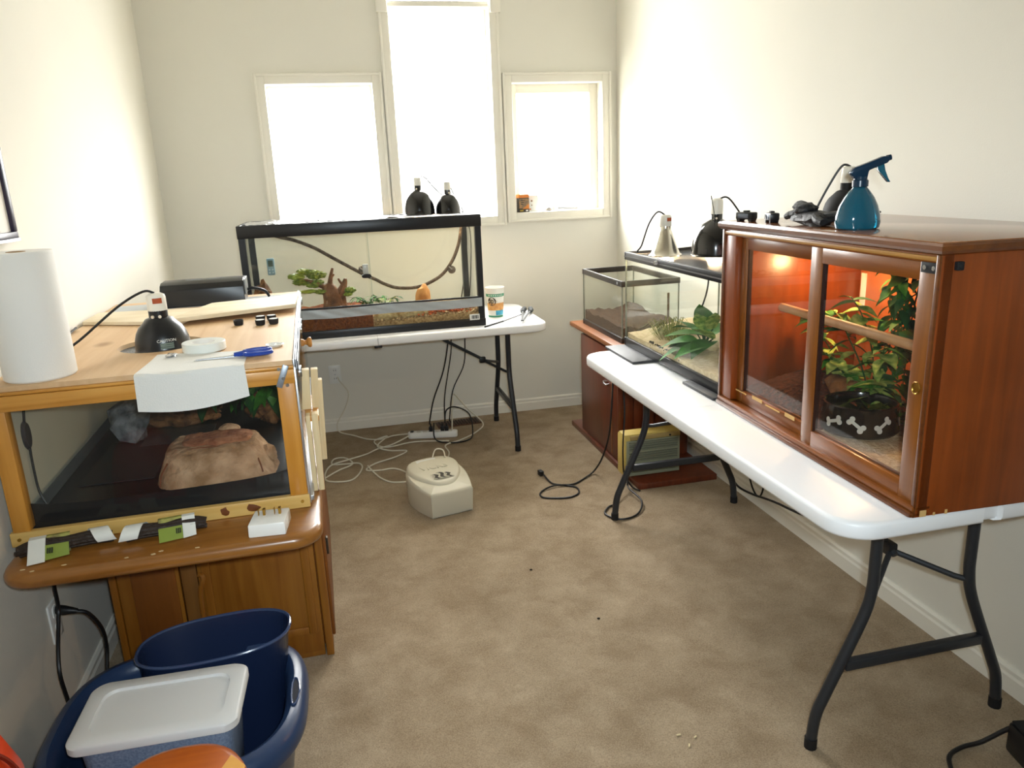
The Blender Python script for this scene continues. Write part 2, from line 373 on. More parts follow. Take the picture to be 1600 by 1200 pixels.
def vid(i, j, k):
    key = (i, j, k)
    if key not in ny: ny[key] = len(mb.v); mb.v.append(Vector((xc[i], YB+.14*k, zc[j])))
    return ny[key]
for (i, j), s_ in solid.items():
    if not s_: continue
    mb.f += [(vid(i, j, 0), vid(i+1, j, 0), vid(i+1, j+1, 0), vid(i, j+1, 0)), (vid(i, j, 1), vid(i, j+1, 1), vid(i+1, j+1, 1), vid(i+1, j, 1))]
    for di, dj, e in ((-1, 0, ((i, j), (i, j+1))), (1, 0, ((i+1, j+1), (i+1, j))), (0, -1, ((i+1, j), (i, j))), (0, 1, ((i, j+1), (i+1, j+1)))):
        if not solid.get((i+di, j+dj), False): mb.f.append((vid(*e[0], 0), vid(*e[1], 0), vid(*e[1], 1), vid(*e[0], 1)))
struct(B(mb, 'wall_back', wallm, smooth=False))
def bb_prof(d): return [(0, 0), (d*.016, 0), (d*.016, .052), (d*.012, .060), (d*.012, .072), (d*.006, .080), (0, .080)]
mb = MB(); mb.loft([[(x, YB-y, z) for y, z in bb_prof(1)] for x in (-.9, XR)][::-1]); struct(B(mb, 'baseboard_back', trimm, ang=15))
mb = MB(); mb.loft([[(XR-x, y, z) for x, z in bb_prof(1)] for y in (YR, YB)][::-1]); struct(B(mb, 'baseboard_right', trimm, ang=15))
mb = MB(); mb.loft([[(xl(y)+x, y, z) for x, z in bb_prof(1)] for y in (YR, YB)]); struct(B(mb, 'baseboard_left', trimm, ang=15))
def window(n, q, casement=False):
    x0, x1, z0, z1 = q; t = sthing('window_%d' % n); cw = .056
    def piece(nm, a0, a1, b0, b1):
        BO(nm, trimm, t, a0, a1, YB-.016, YB, b0, b1, .003)
    top = z1 if n != 2 else z1
    for a0, a1 in ((x0-cw, x0), (x1, x1+cw)):
        piece('casing', a0, a1, z0-cw, top+cw)
        o = x0-cw if a0 < x0 else x1+cw-.014
        BO('casing_bead', trimm, t, o, o+.014, YB-.024, YB-.015, z0-cw, top+cw, .003)
    piece('casing', x0, x1, z0-cw, z0); piece('casing', x0, x1, top, top+cw)
    BO('casing_bead', trimm, t, x0-cw+.014, x1+cw-.014, YB-.024, YB-.015, z0-cw, z0-cw+.014, .003)
    BO('casing_bead', trimm, t, x0-cw+.014, x1+cw-.014, YB-.024, YB-.015, top+cw-.014, top+cw, .003)
    f = .012 if not casement else .05
    yy = YB+.085
    for a in ((x0, x0+f, z0, z1), (x1-f, x1, z0, z1), (x0+f, x1-f, z0, z0+f*.6), (x0+f, x1-f, z1-f, z1)):
        BO('sash', trimm, t, a[0], a[1], yy, yy+.035, a[2], a[3], .002)
    BO('pane', winglass, t, x0+f, x1-f, yy+.015, yy+.02, z0+f*.6, z1-f)
    return t
window(1, W1); w2 = window(2, W2); w3 = window(3, W3, True)
BO('transom_bar', trimm, w2, W2[0], W2[1], YB+.01, YB+.12, 2.462, 2.492, .003)
for x in (W2[0]-.066, W2[1]-.006+.012): BO('corner_block', trimm, w2, x, x+.062, YB-.032, YB-.004, 2.425, 2.50, .004)
# casement crank
BO('crank_base', trimm, w3, 1.395, 1.425, YB+.055, YB+.085, W3[2], W3[2]+.022, .004)
B(MB().tube([(1.41, YB+.05, W3[2]+.016), (1.46, YB+.03, W3[2]+.014), (1.53, YB+.03, W3[2]+.012)], .007, 8, 4), 'crank_handle', pmat('grey_crank', '8e8e90', .4), w3)
B(MB().cyl((1.58, YB+.06, W3[2]), (1.585, YB+.06, W3[2]+.13), .004, n=8), 'latch_lever', trimm, w3)

# outlets, wall picture, floor register
def outlet(loc, rz, label):
    t = thing('wall_outlet', label, 'outlet', loc, rz)     # local -y faces the room
    BO('cover_plate', whites, t, -.036, .036, -.006, 0, -.058, .058, .002)
    for z in (-.026, .026):
        s = B(MB().prism_axis(superell(.017, .019, 3, 20, 0, z), -.009, -.005, 'y'), 'socket', whites, t)
        for x in (-.006, .006): BO('slot', blackm, s, x-.0012, x+.0012, -.0095, -.0088, z-.003, z+.006)
    B(MB().cyl((0, -.0075, 0), (0, -.006, 0), .003, n=8), 'screw', zinc, t)
    return t
outlet((-.075, YB, .365), 0, 'white wall outlet on the back wall below the folding table')
outlet((xl(2.15), 2.15, .345), 90, 'white wall outlet low on the left wall under the wooden desk')
t = thing('picture_frame', 'dark framed picture hanging on the left wall above the paper towel roll', 'picture', (xl(2.2)+.001, 2.2, 1.39), 89.1)
for a in ((-.2, .2, 0, .022), (-.2, .2, .34, .362), (-.2, -.178, .022, .34), (.178, .2, .022, .34)):
    BO('frame_bar', pmat('dark_purple_frame', '231a33', .3), t, a[0], a[1], -.022, 0, a[2], a[3], .003)
BO('mat_board', pmat('picture_mat', 'ece9e2', .8), t, -.178, .178, -.012, -.004, .022, .34)
BO('frame_lip', alu, t, -.2, .2, -.024, -.021, -.003, .004)
t = thing('floor_register', 'brown metal floor vent in the carpet below the back wall', 'vent', (.66, 4.575, 0), 4)
BO('vent_frame', pmat('brown_vent', '5b3c28', .5, metal=.3), t, -.14, .14, -.06, .06, 0, .006, .002)
for i in range(14): BO('louver', pmat('dark_vent', '2e1c12', .6), t, -.122+i*.0183, -.113+i*.0183, -.048, .048, .005, .009)

# ------------------------------------------------------------------ folding tables
def folding_table(name, label, loc, rz, tint):
    t = thing(name, label, 'table', loc, rz)          # long side along local x, .76 wide along y
    L2, W_, zt = .915, .38, .737
    def half(sg):
        out = []
        for cx, cy, a0 in ((L2-.09, W_-.09, 0), (None, None, None)):
            if cx is None: continue
            for j in range(9):
                a = R(90*j/8); out.append((cx+.09*math.cos(a), cy+.09*math.sin(a)))
        q = [(L2, -.03), (L2-.012, -.026), (L2-.012, .018), (L2, .022)]
        low = [(x, -y) for x, y in reversed(out)]
        poly = [(.0008, -W_)]+low+q+out+[(.0008, W_)]
        if sg < 0: poly = [(-x, y) for x, y in reversed(poly)]
        rings = []
        for ins, z in ((.012, .692), (.002, .696), (0, .702), (0, .727), (.003, .734), (.010, .737)):
            c = Vector((sg*L2/2, 0))
            rg = []
            for x, y in poly:
                sx = (abs(x)-ins if abs(x) > .01 else abs(x))*sg; sy = y-math.copysign(min(ins, abs(y)), y)
                rg.append((sx, sy, z))
            rings.append(rg)
        B(MB().loft(rings), 'tabletop_half', tint, t, ang=50)
    half(1); half(-1)
    for sg in (-1, 1):
        x = sg*.733
        for s in (-1, 1):
            p = [(x, s*.145, .695), (x, s*.145, .52), (x, s*.148, .44), (x, s*.17, .36), (x, s*.255, .17), (x, s*.283, .10), (x, s*.293, .02)]
            l = B(MB().tube(p, .0145, 12, 6), 'leg', legm, t)
            B(MB().cyl((x, s*.2935, .0), (x, s*.293, .03), .0165, n=12), 'foot_cap', blackm, l)
        B(MB().box(x-.011, x+.011, -.21, .21, .222, .25), 'lower_crossbar', legm, t, .003)
        for s in (-1, 1): B(MB().tube([(x, s*.145, .425), (x-sg*.02, s*.12, .43), (x-sg*.112, s*.008, .472)], .008, 8), 'brace_arm', legm, t)
        B(MB().tube([(x-sg*.10, 0, .468), (x-sg*.47, 0, .692)], .009, 8), 'brace', legm, t)
        B(MB().box(x-sg*.125-.018, x-sg*.125+.018, -.014, .014, .462, .496), 'brace_lock', black, t, .004)
        BO('hinge_plate', legm, t, x-.025, x+.025, -.2, .2, .684, .694)
    BO('centre_latch', black, t, -.02, .02, -W_+.015, -W_+.04, .678, .694, .003)
    BO('fold_hinge', legm, t, -.05, .05, -.25, .25, .685, .693)
    return t
folding_table('folding_table', 'white plastic folding table along the right wall carrying the wooden display cabinet', (1.40, 2.218, 0), 90, whitep)
folding_table('folding_table', 'white plastic folding table under the windows carrying the wide black framed tank', (.17, 4.25, 0), 0, whitep)

# ------------------------------------------------------------------ clamp lamps
def dome_lamp(label, loc, r, hd, mat, sock=.05, glow=0, cordpts=None, sticker=False, dots=None, shape='dome', neck=.02, rz=0, group=None, caution=False, bulbz=None, bail=False, color=(1, .72, .42)):
    t = thing('dome_lamp', label, 'lamp', loc, rz, group)
    if shape == 'dome': pr = [(r*1.03, 0), (r*1.03, .004), (r, .006), (r*.99, hd*.2), (r*.96, hd*.38), (r*.89, hd*.56), (r*.78, hd*.72), (r*.6, hd*.86), (neck*1.5, hd*.95), (neck*1.1, hd*.985), (neck, hd), (neck, hd+.022)]
    else: pr = [(r*1.04, 0), (r*1.04, .004), (r, .006), (r*.9, hd*.1), (r*.76, hd*.32), (r*.6, hd*.6), (r*.48, hd*.82), (neck*1.1, hd*.97), (neck, hd), (neck, hd+.018)]
    top = hd+(.022 if shape == 'dome' else .018)
    inner = [(max(q-.0025, .004), z+(.002 if i > 1 else 0)) for i, (q, z) in enumerate(pr)]
    B(MB().loft([[(q*math.cos(2*math.pi*j/40), q*math.sin(2*math.pi*j/40), z) for j in range(40)] for q, z in list(reversed(inner))+pr], closed=True), 'shade', mat, t, ang=50)
    so = B(MB().lathe([(neck*.96, top-.006), (neck*1.02, top), (neck*1.02, top+sock*.75), (neck*.93, top+sock*.9), (neck*.6, top+sock), (.001, top+sock)], n=24), 'socket', porc, t)
    if sticker:
        B(MB().grid(lambda u, v: ((neck*1.05)*math.cos(R(-100+u*55)), (neck*1.05)*math.sin(R(-100+u*55)), top+sock*(.42+.32*v)), 6, 1), 'warning_sticker', pmat('orange_sticker', 'a4481c', .6), so)
    for a in (dots or []):
        z = hd*.985; q = neck*1.02
        B(MB().cyl((q*math.cos(R(a)), q*math.sin(R(a)), z+.006), ((q+.004)*math.cos(R(a)), (q+.004)*math.sin(R(a)), z+.006), .0045, n=10), 'vent_hole', pmat('painted_vent_glow', 'e8d8c0', .5), t)  # pale discs, light showing through the vents painted as colour
    if caution:
        a = R(-70); q = r*.975
        m4 = Matrix.Translation((q*math.cos(a), q*math.sin(a), hd*.40)) @ Matrix.Rotation(a+math.pi/2, 4, 'Z') @ Matrix.Rotation(R(78), 4, 'X')
        text_mesh('CAUTION', .0115, .0006, pmat('white_print', 'd8d8d2', .6), 'caution_print', t, m4)
        for k in range(3):
            m5 = Matrix.Translation((q*1.015*math.cos(a), q*1.015*math.sin(a), hd*(.31-.06*k))) @ Matrix.Rotation(a+math.pi/2, 4, 'Z')
            o = B(MB().box(-.018, .018, -.0006, .0006, -.0024, .0024), 'print_line', pmat('grey_green_print', '6d7a70', .7), t); o.matrix_local = m5
    if bail: B(MB().tube([(-.02, -.02, hd*.97), (-.028, -.03, hd+.03), (-.05, -.045, hd+.095)], .0022, 6, 4), 'wire_bail', metal, t)
    if cordpts: B(MB().tube(cordpts, .0035, 8, 6), 'cord', cord_b, t, world=True)
    if glow:
        zz = hd*.45 if bulbz is None else bulbz
        B(MB().lathe([(.001, zz-.03), (.018, zz-.026), (.028, zz-.008), (.026, zz+.012), (.014, zz+.034), (.012, zz+.05)], n=20), 'bulb', pmat('lit_bulb', 'ffd9a0', .3, emis='ffc27a', estr=14), t)
        l = bpy.data.lights.new('bulb_light', 'POINT'); l.energy = glow; l.color = color; l.shadow_soft_size = .035
        lo = bpy.data.objects.new('bulb_light', l); COL.objects.link(lo); lo.parent = t; lo.location = (0, 0, zz-.045)
    return t

# ------------------------------------------------------------------ glass tanks
def tank(name, label, x0, x1, y0, y1, z0, z1, fb, ft, mat, post=0, gl=gls, skip_front=False):
    t = thing(name, label, 'tank', ((x0+x1)/2, (y0+y1)/2, z0)); g = .006; e = .012
    k = dict(world=True)
    def ring(nm, za, zb, th):
        m = MB()
        for a in ((x0-.004, x1+.004, y0-.004, y0+th), (x0-.004, x1+.004, y1-th, y1+.004), (x0-.004, x0+th, y0+th, y1-th), (x1-th, x1+.004, y0+th, y1-th)):
            B(MB().box(*a, za, zb), nm, mat, t, .002, world=True)
    ring('bottom_frame', z0, z0+fb, e); ring('top_frame', z1-ft, z1, e)
    B(MB().box(x0+.01, x1-.01, y0+.01, y1-.01, z0+.006, z0+.012), 'bottom_pane', gl, t, **k)
    if not skip_front: B(MB().box(x0, x1, y0, y0+g, z0+.01, z1-.005), 'pane', gl, t, **k)
    B(MB().box(x0, x1, y1-g, y1, z0+.01, z1-.005), 'pane', gl, t, **k)
    B(MB().box(x0, x0+g, y0+g, y1-g, z0+.01, z1-.005), 'pane', gl, t, **k)
    B(MB().box(x1-g, x1, y0+g, y1-g, z0+.01, z1-.005), 'pane', gl, t, **k)
    sm = pmat('silicone_seam', '6f7468', .4) if not post else mat; p = post or .004
    for cx, cy in ((x0, y0), (x1-p, y0), (x0, y1-p), (x1-p, y1-p)):
        B(MB().box(cx-.001, cx+p+.001, cy-.001, cy+p+.001, z0+fb, z1-ft), 'corner_post' if post else 'corner_seam', sm, t, **k)
    return t
# ------------------------------------------------------------------ plants
def leaf_mesh(name, L, W, mat, curl=.25, fold=.25, n=6, tip=1.0):
    m = MB(); vs = []; fs = []
    for i in range(n+1):
        t = i/n; wd = W/2*math.sin(math.pi*min(1, (t*.92+.08))**(.8*tip)) if i < n else .0005
        x = L*t; z = -curl*L*t*t
        vs += [(x, -wd, z+fold*wd), (x, 0, z), (x, wd, z+fold*wd)]
    for i in range(n):
        a = i*3; fs += [(a, a+3, a+4, a+1), (a+1, a+4, a+5, a+2)]
    m.add(vs, fs); me = m.mesh(name, ang=80); me.materials.append(mat); return me
def aim(pos, d, roll=0, s=1):
    d = Vector(d).normalized(); z = Vector((0, 0, 1)); y = z.cross(d)
    if y.length < 1e-3: y = Vector((0, 1, 0))
    y.normalize(); z = d.cross(y)
    m = Matrix((d, y, z)).transposed().to_4x4() @ Matrix.Rotation(R(roll), 4, 'X') @ Matrix.Scale(s, 4)
    m.translation = Vector(pos); return m
def plant(name, label, loc, stems, leaves, seed, cat='plant', stemmat=None, group=None):
    """stems: list of point lists (local); leaves: (mesh list, per stem count, size range, droop)"""
    t = thing(name, label, cat, loc, 0, group); rnd = random.Random(seed)
    meshes, cnt, (s0, s1), droop, t0 = leaves
    for st in stems:
        P = catmull(st, 8); B(MB().tube(st, [.0028, .0014], 6, 6), 'stem', stemmat or leafd, t)
        for k in range(cnt):
            u = t0+(1-t0)*(k+.5*rnd.random())/cnt; p = P[min(int(u*(len(P)-1)), len(P)-1)]
            a = k*2.4+rnd.random()*1.2; d = (math.cos(a), math.sin(a), droop+rnd.uniform(-.35, .35))
            inst(rnd.choice(meshes), 'leaf', t, aim(p, d, rnd.uniform(-25, 25), rnd.uniform(s0, s1)))
    return t

# ------------------------------------------------------------------ far table: wide tank and what is in it
TX0, TX1, TY0, TY1, TZ0, TZ1 = -.455, .752, 3.967, 4.45, .737, 1.325
tk = tank('glass_terrarium', 'wide black framed glass terrarium on the table under the windows', TX0, TX1, TY0, TY1, TZ0, TZ1, .04, .062, black, .030, glsg, True)
def TB(nm, mat, *a, **k): return B(MB().box(*a), nm, mat, tk, k.pop('bevel', 0), world=True, **k)
TB('lower_pane', glsg, TX0, TX1, TY0, TY0+.006, TZ0+.03, .894)
TB('glass_door', glsg, TX0+.02, .168, TY0+.001, TY0+.006, .894, TZ1-.06)
TB('glass_door', glsg, .156, TX1-.02, TY0+.008, TY0+.013, .894, TZ1-.06)
TB('door_edge', pmat('glass_edge', 'a9b8ac', .3), .1655, .168, TY0, TY0+.007, .894, TZ1-.062)
TB('door_rail', black, TX0+.02, TX1-.02, TY0-.002, TY0+.014, .888, .897)
B(MB().sheet(lambda u, v: (TX0+.012+u*(TX1-TX0-.024), TY0-.0065-.0016*math.sin(u*23+v*3.5)-.0013*math.sin(u*61+v*7), .842+.047*v+.0025*math.sin(u*13)), 90, 6, -.0006), 'duct_tape', ducttape, tk, world=True)
h = TB('door_handle', pmat('clear_handle', 'b9bcb8', .2), .128, .158, TY0-.018, TY0, 1.055, 1.105, bevel=.004)
B(MB().prism_axis(superell(.024, .009, 3, 20, .145, 1.045), TY0-.028, TY0, 'y'), 'handle_grip', blackm, tk, world=True)
sb = TB('barcode_sticker', paperm, .668, .722, TY0-.0085, TY0-.0065, .772, .803)
for i, x in enumerate((.678, .683, .687, .693, .698, .702, .708, .712)): TB('barcode_bar', blackm, x, x+.0022+(i % 3)*.0008, TY0-.0092, TY0-.0085, .778, .797)
TB('screen_lid', mesh_screen_mat('dark_screen', '2b2c2e', .7), TX0+.01, TX1-.01, TY0+.01, TY1-.01, TZ1-.012, TZ1-.004)
# foil / plastic sheets on the lid
def foilsheet(label, x0, x1, y0, y1, seed, z=TZ1-.004):
    rnd = random.Random(seed)
    o = B(MB().sheet(lambda u, v: (x0+(x1-x0)*u+.01*math.sin(v*9+seed), y0+(y1-y0)*v+.008*math.sin(u*11+seed), z+.006+.010*noise.noise(Vector((u*5, v*4, seed)))+.005*noise.noise(Vector((u*17, v*11, seed+3)))), 28, 12, .0008), 'foil_sheet', foil)
    tag(o, label, 'foil')
foilsheet('crumpled foil sheet on the left end of the wide terrarium lid', -.43, -.08, 4.0, 4.40, 1)
foilsheet('crumpled foil sheet in the middle of the wide terrarium lid', -.06, .36, 4.0, 4.38, 5)
# substrate
def heap(name, label, cat, mat, x0, x1, y0, y1, zb, f, nu=40, nv=16, kind='stuff'):
    m = MB(); top = [(x0+(x1-x0)*i/nu, y0+(y1-y0)*j/nv) for j in range(nv+1) for i in range(nu+1)]
    vs = [(x, y, f(x, y)) for x, y in top]; n = len(vs)
    fs = [(j*(nu+1)+i, j*(nu+1)+i+1, (j+1)*(nu+1)+i+1, (j+1)*(nu+1)+i) for j in range(nv) for i in range(nu)]
    edge = [i for i in range(nu+1)]+[j*(nu+1)+nu for j in range(1, nv+1)]+[nv*(nu+1)+i for i in range(nu-1, -1, -1)]+[j*(nu+1) for j in range(nv-1, 0, -1)]
    bot = [(vs[e][0], vs[e][1], zb) for e in edge]; k = len(edge)
    fs += [(edge[(q+1) % k], edge[q], n+q, n+(q+1) % k) for q in range(k)]; fs.append(tuple(n+q for q in range(k-1, -1, -1)))
    o = B(m.add(vs+bot, fs), name, mat, ang=60); tag(o, label, cat, kind=kind); return o
N = lambda x, y, s, k=0: noise.noise(Vector((x*s, y*s, k)))
heap('bark_substrate', 'red brown bark bedding in the left half of the wide terrarium', 'bedding', barkm, TX0+.012, .16, TY0+.015, TY1-.012, .752, lambda x, y: .838+.012*N(x, y, 9)+.006*N(x, y, 40)+.01*(y-4))
heap('pebble_substrate', 'tan pebble bedding in the right half of the wide terrarium', 'bedding', pmat('pebble_base', '8a6a44', 1, bump=1, bscale=150, col2='c9a878', vscale=90), .16, TX1-.012, TY0+.015, TY1-.012, .752, lambda x, y: .80+.02*max(0, (x-.25))+.010*N(x, y, 12)+.005*N(x, y, 60)+.03*(y-4))
# loose pebbles against the front glass: too small to pick apart
def pebbles(label, n, seed, fx, fy, fz, r0, r1, mats, name='pebbles'):
    rnd = random.Random(seed); b = bmesh.new(); bmesh.ops.create_icosphere(b, subdivisions=1, radius=1); base = [v.co.copy() for v in b.verts]; b.verts.index_update(); bf = [tuple(v.index for v in f.verts) for f in b.faces]; b.free()
    m = MB()
    for i in range(n):
        x, y = fx(rnd), fy(rnd); z = fz(x, y, rnd); s = rnd.uniform(r0, r1); q = rotm(rnd.uniform(0, 360), rnd.uniform(0, 360), 0)
        m.add([Vector((x, y, z))+q@Vector((v.x*s*rnd.uniform(.8, 1.2), v.y*s, v.z*s*.75)) for v in base], bf)
    o = B(m, name, mats); tag(o, label, 'pebbles', kind='stuff'); return o
pebm = pmat('mixed_pebbles', '7a5a38', .9, col2='d6b98c', vscale=120)
redm = pmat('red_pebbles', '7d2f16', .9, col2='c9682e', vscale=120)
pebbles('loose tan pebbles against the front glass of the wide terrarium', 420, 3, lambda r: r.uniform(.17, .73), lambda r: r.uniform(3.984, 4.06), lambda x, y, r: .806+.022*max(0, x-.25)+.012*N(x, y, 12)+r.uniform(-.012, .006), .004, .009, pebm)
pebbles('red orange pebbles piled near the right end of the wide terrarium', 160, 4, lambda r: r.gauss(.54, .07), lambda r: r.uniform(3.99, 4.07), lambda x, y, r: .818+.012*max(0, .1-abs(x-.55))/.1+r.uniform(-.006, .010), .004, .009, redm, 'red_pebbles')
o = B(MB().tube([(.17, 4.02, .815), (.28, 4.015, .822), (.40, 4.02, .826), (.46, 4.02, .83)], [.026, .02], 12, 5), 'cork_log', pmat('pale_cork', '8a6a3c', .9, bump=1, bscale=40, col2='cbb98a', vscale=25)); tag(o, 'pale split cork log lying along the front glass of the wide terrarium', 'log')
o = B(MB().box(.42, .735, 4.045, 4.06, .79, .862), 'wood_strip', wood('inner_strip', '8a5a2c', 'a8733c', 'x', 6, .6)); tag(o, 'brown wooden strip standing behind the pebbles in the wide terrarium', 'wood strip')
# bonsai ornament
t = thing('bonsai_ornament', 'resin bonsai tree ornament with green foliage pads in the wide terrarium', 'ornament', (-.02, 4.16, .838))
B(MB().tube([(-.01, 0, -.01), (-.012, 0, .06), (-.028, 0, .12), (-.045, 0, .155)], [.072, .026], 12, 6), 'trunk', trunkm, t)
B(MB().tube([(.02, .0, .02), (.022, 0, .08), (.035, .0, .115), (.052, 0, .15), (.06, -.003, .178)], [.04, .008], 10, 6), 'trunk', trunkm, t)
for p, r in ([(-.03, 0, .12), (-.02, -.01, .17), (-.012, -.01, .205), (-.002, -.01, .238)], [.016, .006]), ([(-.012, -.01, .19), (.004, -.01, .205)], [.007, .004]), ([(.045, 0, .14), (.03, 0, .165), (.022, 0, .18)], [.008, .005]), ([(-.04, 0, .135), (-.09, -.01, .16), (-.14, -.01, .18), (-.18, -.01, .185)], [.016, .006]), ([(-.045, 0, .10), (-.09, 0, .115), (-.13, 0, .118)], [.010, .004]), ([(.03, 0, .09), (.06, 0, .10), (.075, 0, .105)], [.012, .005]), ([(.005, -.03, .05), (-.05, -.05, .012), (-.075, -.06, -.005)], [.03, .01]):
    B(MB().tube(p, r, 8, 5), 'branch', trunkm, t)
for i, (c, r) in enumerate([((-.19, -.01, .205), (.042, .035, .016)), ((-.165, .0, .17), (.045, .04, .014)), ((-.12, -.01, .222), (.045, .04, .014)), ((-.155, -.005, .232), (.03, .03, .012)), ((-.085, -.01, .205), (.045, .04, .02)), ((-.10, .01, .16), (.05, .04, .02)), ((-.14, -.01, .123), (.045, .035, .010)), ((-.075, -.02, .118), (.03, .03, .012)), ((.075, 0, .115), (.034, .03, .016)), ((.06, .0, .095), (.03, .03, .012)), ((-.18, .0, .185), (.03, .03, .012))]):
    B(MB().blob(c, r, i+1, .5, 4, 3), 'foliage_pad', mossg if i % 3 else leafy, t)
lm_s = [leaf_mesh('small_leaf_a', .04, .012, leafd, .5), leaf_mesh('small_leaf_b', .045, .013, leafg, .6), leaf_mesh('small_leaf_y', .04, .012, leafy, .5)]
plant('leafy_plant', 'low fine leaved plant beside the bonsai trunk in the wide terrarium', (.15, 4.17, .838), [[(0, 0, 0), (.02*math.cos(a), .02*math.sin(a), .04), (.07*math.cos(a), .05*math.sin(a), .06+.01*(a % 2)), (.1*math.cos(a), .07*math.sin(a), .05)] for a in (0, 1.1, 2.2, 3.2, 4.1, 5.2)], (lm_s[:2], 9, (.7, 1.1), .2, .2), 3)
plant('leafy_plant', 'second smaller fine leaved plant at the middle of the wide terrarium', (.245, 4.2, .81), [[(0, 0, 0), (.02*math.cos(a), .02*math.sin(a), .05), (.06*math.cos(a), .05*math.sin(a), .08), (.09*math.cos(a), .07*math.sin(a), .075)] for a in (0.5, 1.6, 2.9, 4.0, 5.4)], (lm_s, 8, (.7, 1.0), .2, .2), 7)
o = B(MB().tube([(-.312, 4.2, 1.262), (-.26, 4.2, 1.245), (-.203, 4.2, 1.228), (-.109, 4.2, 1.185), (-.015, 4.2, 1.125), (.129, 4.2, 1.033), (.20, 4.2, .995), (.244, 4.2, .969), (.30, 4.2, .945), (.364, 4.2, .936), (.42, 4.2, .937), (.471, 4.2, .948), (.55, 4.2, .985), (.602, 4.2, 1.033), (.645, 4.2, 1.10), (.675, 4.2, 1.18), (.69, 4.2, 1.262)], .0092, 10, 6), 'flexible_vine', greyb)
tag(o, 'grey brown bendable vine sagging across the inside of the wide terrarium', 'vine')
def suction(label, c):
    t = thing('suction_cup', label, 'suction cup', c)
    B(MB().lathe([(.001, .014), (.006, .013), (.008, .006), (.02, .002), (.022, 0), (.001, .001)], n=20), 'cup', pmat('smoky_rubber', '6b625a', .25), t).rotation_euler = (R(90), 0, 0)
    B(MB().tube([(0, -.012, .004), (-.010, -.022, .012), (-.018, -.02, .02)], .0035, 8, 4), 'hook', pmat('grey_hook', '8a8580', .4), t)
suction('suction cup holding the vine near the right post of the wide terrarium', (.622, 4.2, 1.02))
suction('suction cup holding the vine beside the door handle of the wide terrarium', (.135, 4.20, 1.05))
t = thing('thermometer', 'pale blue digital thermometer stuck on the back glass of the wide terrarium', 'thermometer', (-.355, 4.438, 1.03))
B(MB().prism_axis(rrect(-.02, .02, 0, .092, .006), -.012, .004, 'y'), 'body', pmat('pale_blue_plastic', '7fa3b4', .35), t, .001)
BO('display', pmat('lcd', '4d5f58', .2), t, -.013, .013, -.0135, -.012, .048, .082)
for x, z in ((-.009, .03), (.009, .03), (-.009, .014), (.009, .014)): B(MB().cyl((x, -.014, z), (x, -.012, z), .005, n=10), 'button', pmat('blue_button', 'b7cfda', .4), t)
o = B(MB().blob((.452, 4.18, .875), (.042, .03, .075), 4, .25, 1.6, 3, .80), 'wooden_hide', pmat('orange_wood', 'a8713a', .8, bump=.6, bscale=30, col2='d9a465', vscale=16)); tag(o, 'orange brown rock shaped hide glowing in the wide terrarium', 'hide')
o = B(MB().blob((-.405, 4.30, .88), (.05, .05, .13), 8, .35, 2, 3, .80), 'bark_slab', bark); tag(o, 'rough bark slab standing at the left end of the wide terrarium', 'bark')
dome_lamp('taller black dome lamp with pale socket on the wide terrarium', (.456, 4.12, 1.329), .084, .130, blackg, .042, 7, [(.458, 4.12, 1.522), (.50, 4.15, 1.52), (.56, 4.22, 1.46), (.66, 4.33, 1.38), (.74, 4.46, 1.345), (.78, 4.58, 1.2), (.78, 4.665, 1.0), (.72, 4.665, .70), (.66, 4.62, .60), (.63, 4.5, .48), (.56, 4.38, .25), (.548, 4.365, .09)], dots=[-115], neck=.0195)
dome_lamp('shorter black dome lamp with pale socket on the wide terrarium', (.612, 4.12, 1.329), .069, .102, blackg, .042, 5, [(.615, 4.12, 1.485), (.63, 4.14, 1.47), (.68, 4.24, 1.39), (.73, 4.40, 1.345), (.80, 4.56, 1.2), (.81, 4.668, .95), (.78, 4.668, .70), (.74, 4.60, .58), (.70, 4.45, .42), (.61, 4.37, .28), (.575, 4.36, .09)], dots=[-75], neck=.0185)
# cup and tools on the far table
t = thing('paper_cup', 'tall paper cup with green band and orange and blue picture beside the terrarium', 'cup', (.862, 4.21, .737))
def cupr(z): return .041+(.053-.041)*z/.165
B(MB().loft([[(r*math.cos(2*math.pi*j/40), r*math.sin(2*math.pi*j/40), z) for j in range(40)] for r, z in ((.03, .006), (.039, .006), (.0512, .16), (.0515, .168), (.0548, .168), (.0548, .163), (.0528, .16), (.041, 0), (.03, 0))], closed=True), 'cup_wall', pmat('cup_white', 'e9e6dc', .5), t)
def band(nm, z0, z1, mat, a0=0, a1=360, off=.0007, n=24):
    B(MB().grid(lambda u, v: ((cupr(z0+(z1-z0)*v)+off)*math.cos(R(a0+(a1-a0)*u)), (cupr(z0+(z1-z0)*v)+off)*math.sin(R(a0+(a1-a0)*u)), z0+(z1-z0)*v), n, 1), nm, mat, t)
gb = pmat('cup_green', '2f8a68', .5)
band('green_band', .118, .134, gb); band('green_base_band', .0, .01, gb)
for i in range(9): band('band_letter', .122, .130, pmat('cup_letter', 'd9e6da', .5), -150+i*12, -150+i*12+6, .0012, 3)
band('blue_print', .012, .055, pmat('cup_blue', '2f86b0', .5, col2='4fb0cc', vscale=40), -100, 20)
band('orange_print', .04, .082, pmat('cup_orange', 'c98a4a', .5, col2='e0b070', vscale=40), -170, -15, .001)
def patch(nm, ac, zc_, r, mat, off):
    m = MB(); c = []
    for k in range(20):
        a = 2*math.pi*k/20; z = zc_+r*math.sin(a); an = R(ac)+r*math.cos(a)/.047; q = cupr(z)+off; c.append((q*math.cos(an), q*math.sin(an), z))
    B(m.add(c, [tuple(range(20))]), nm, mat, t)
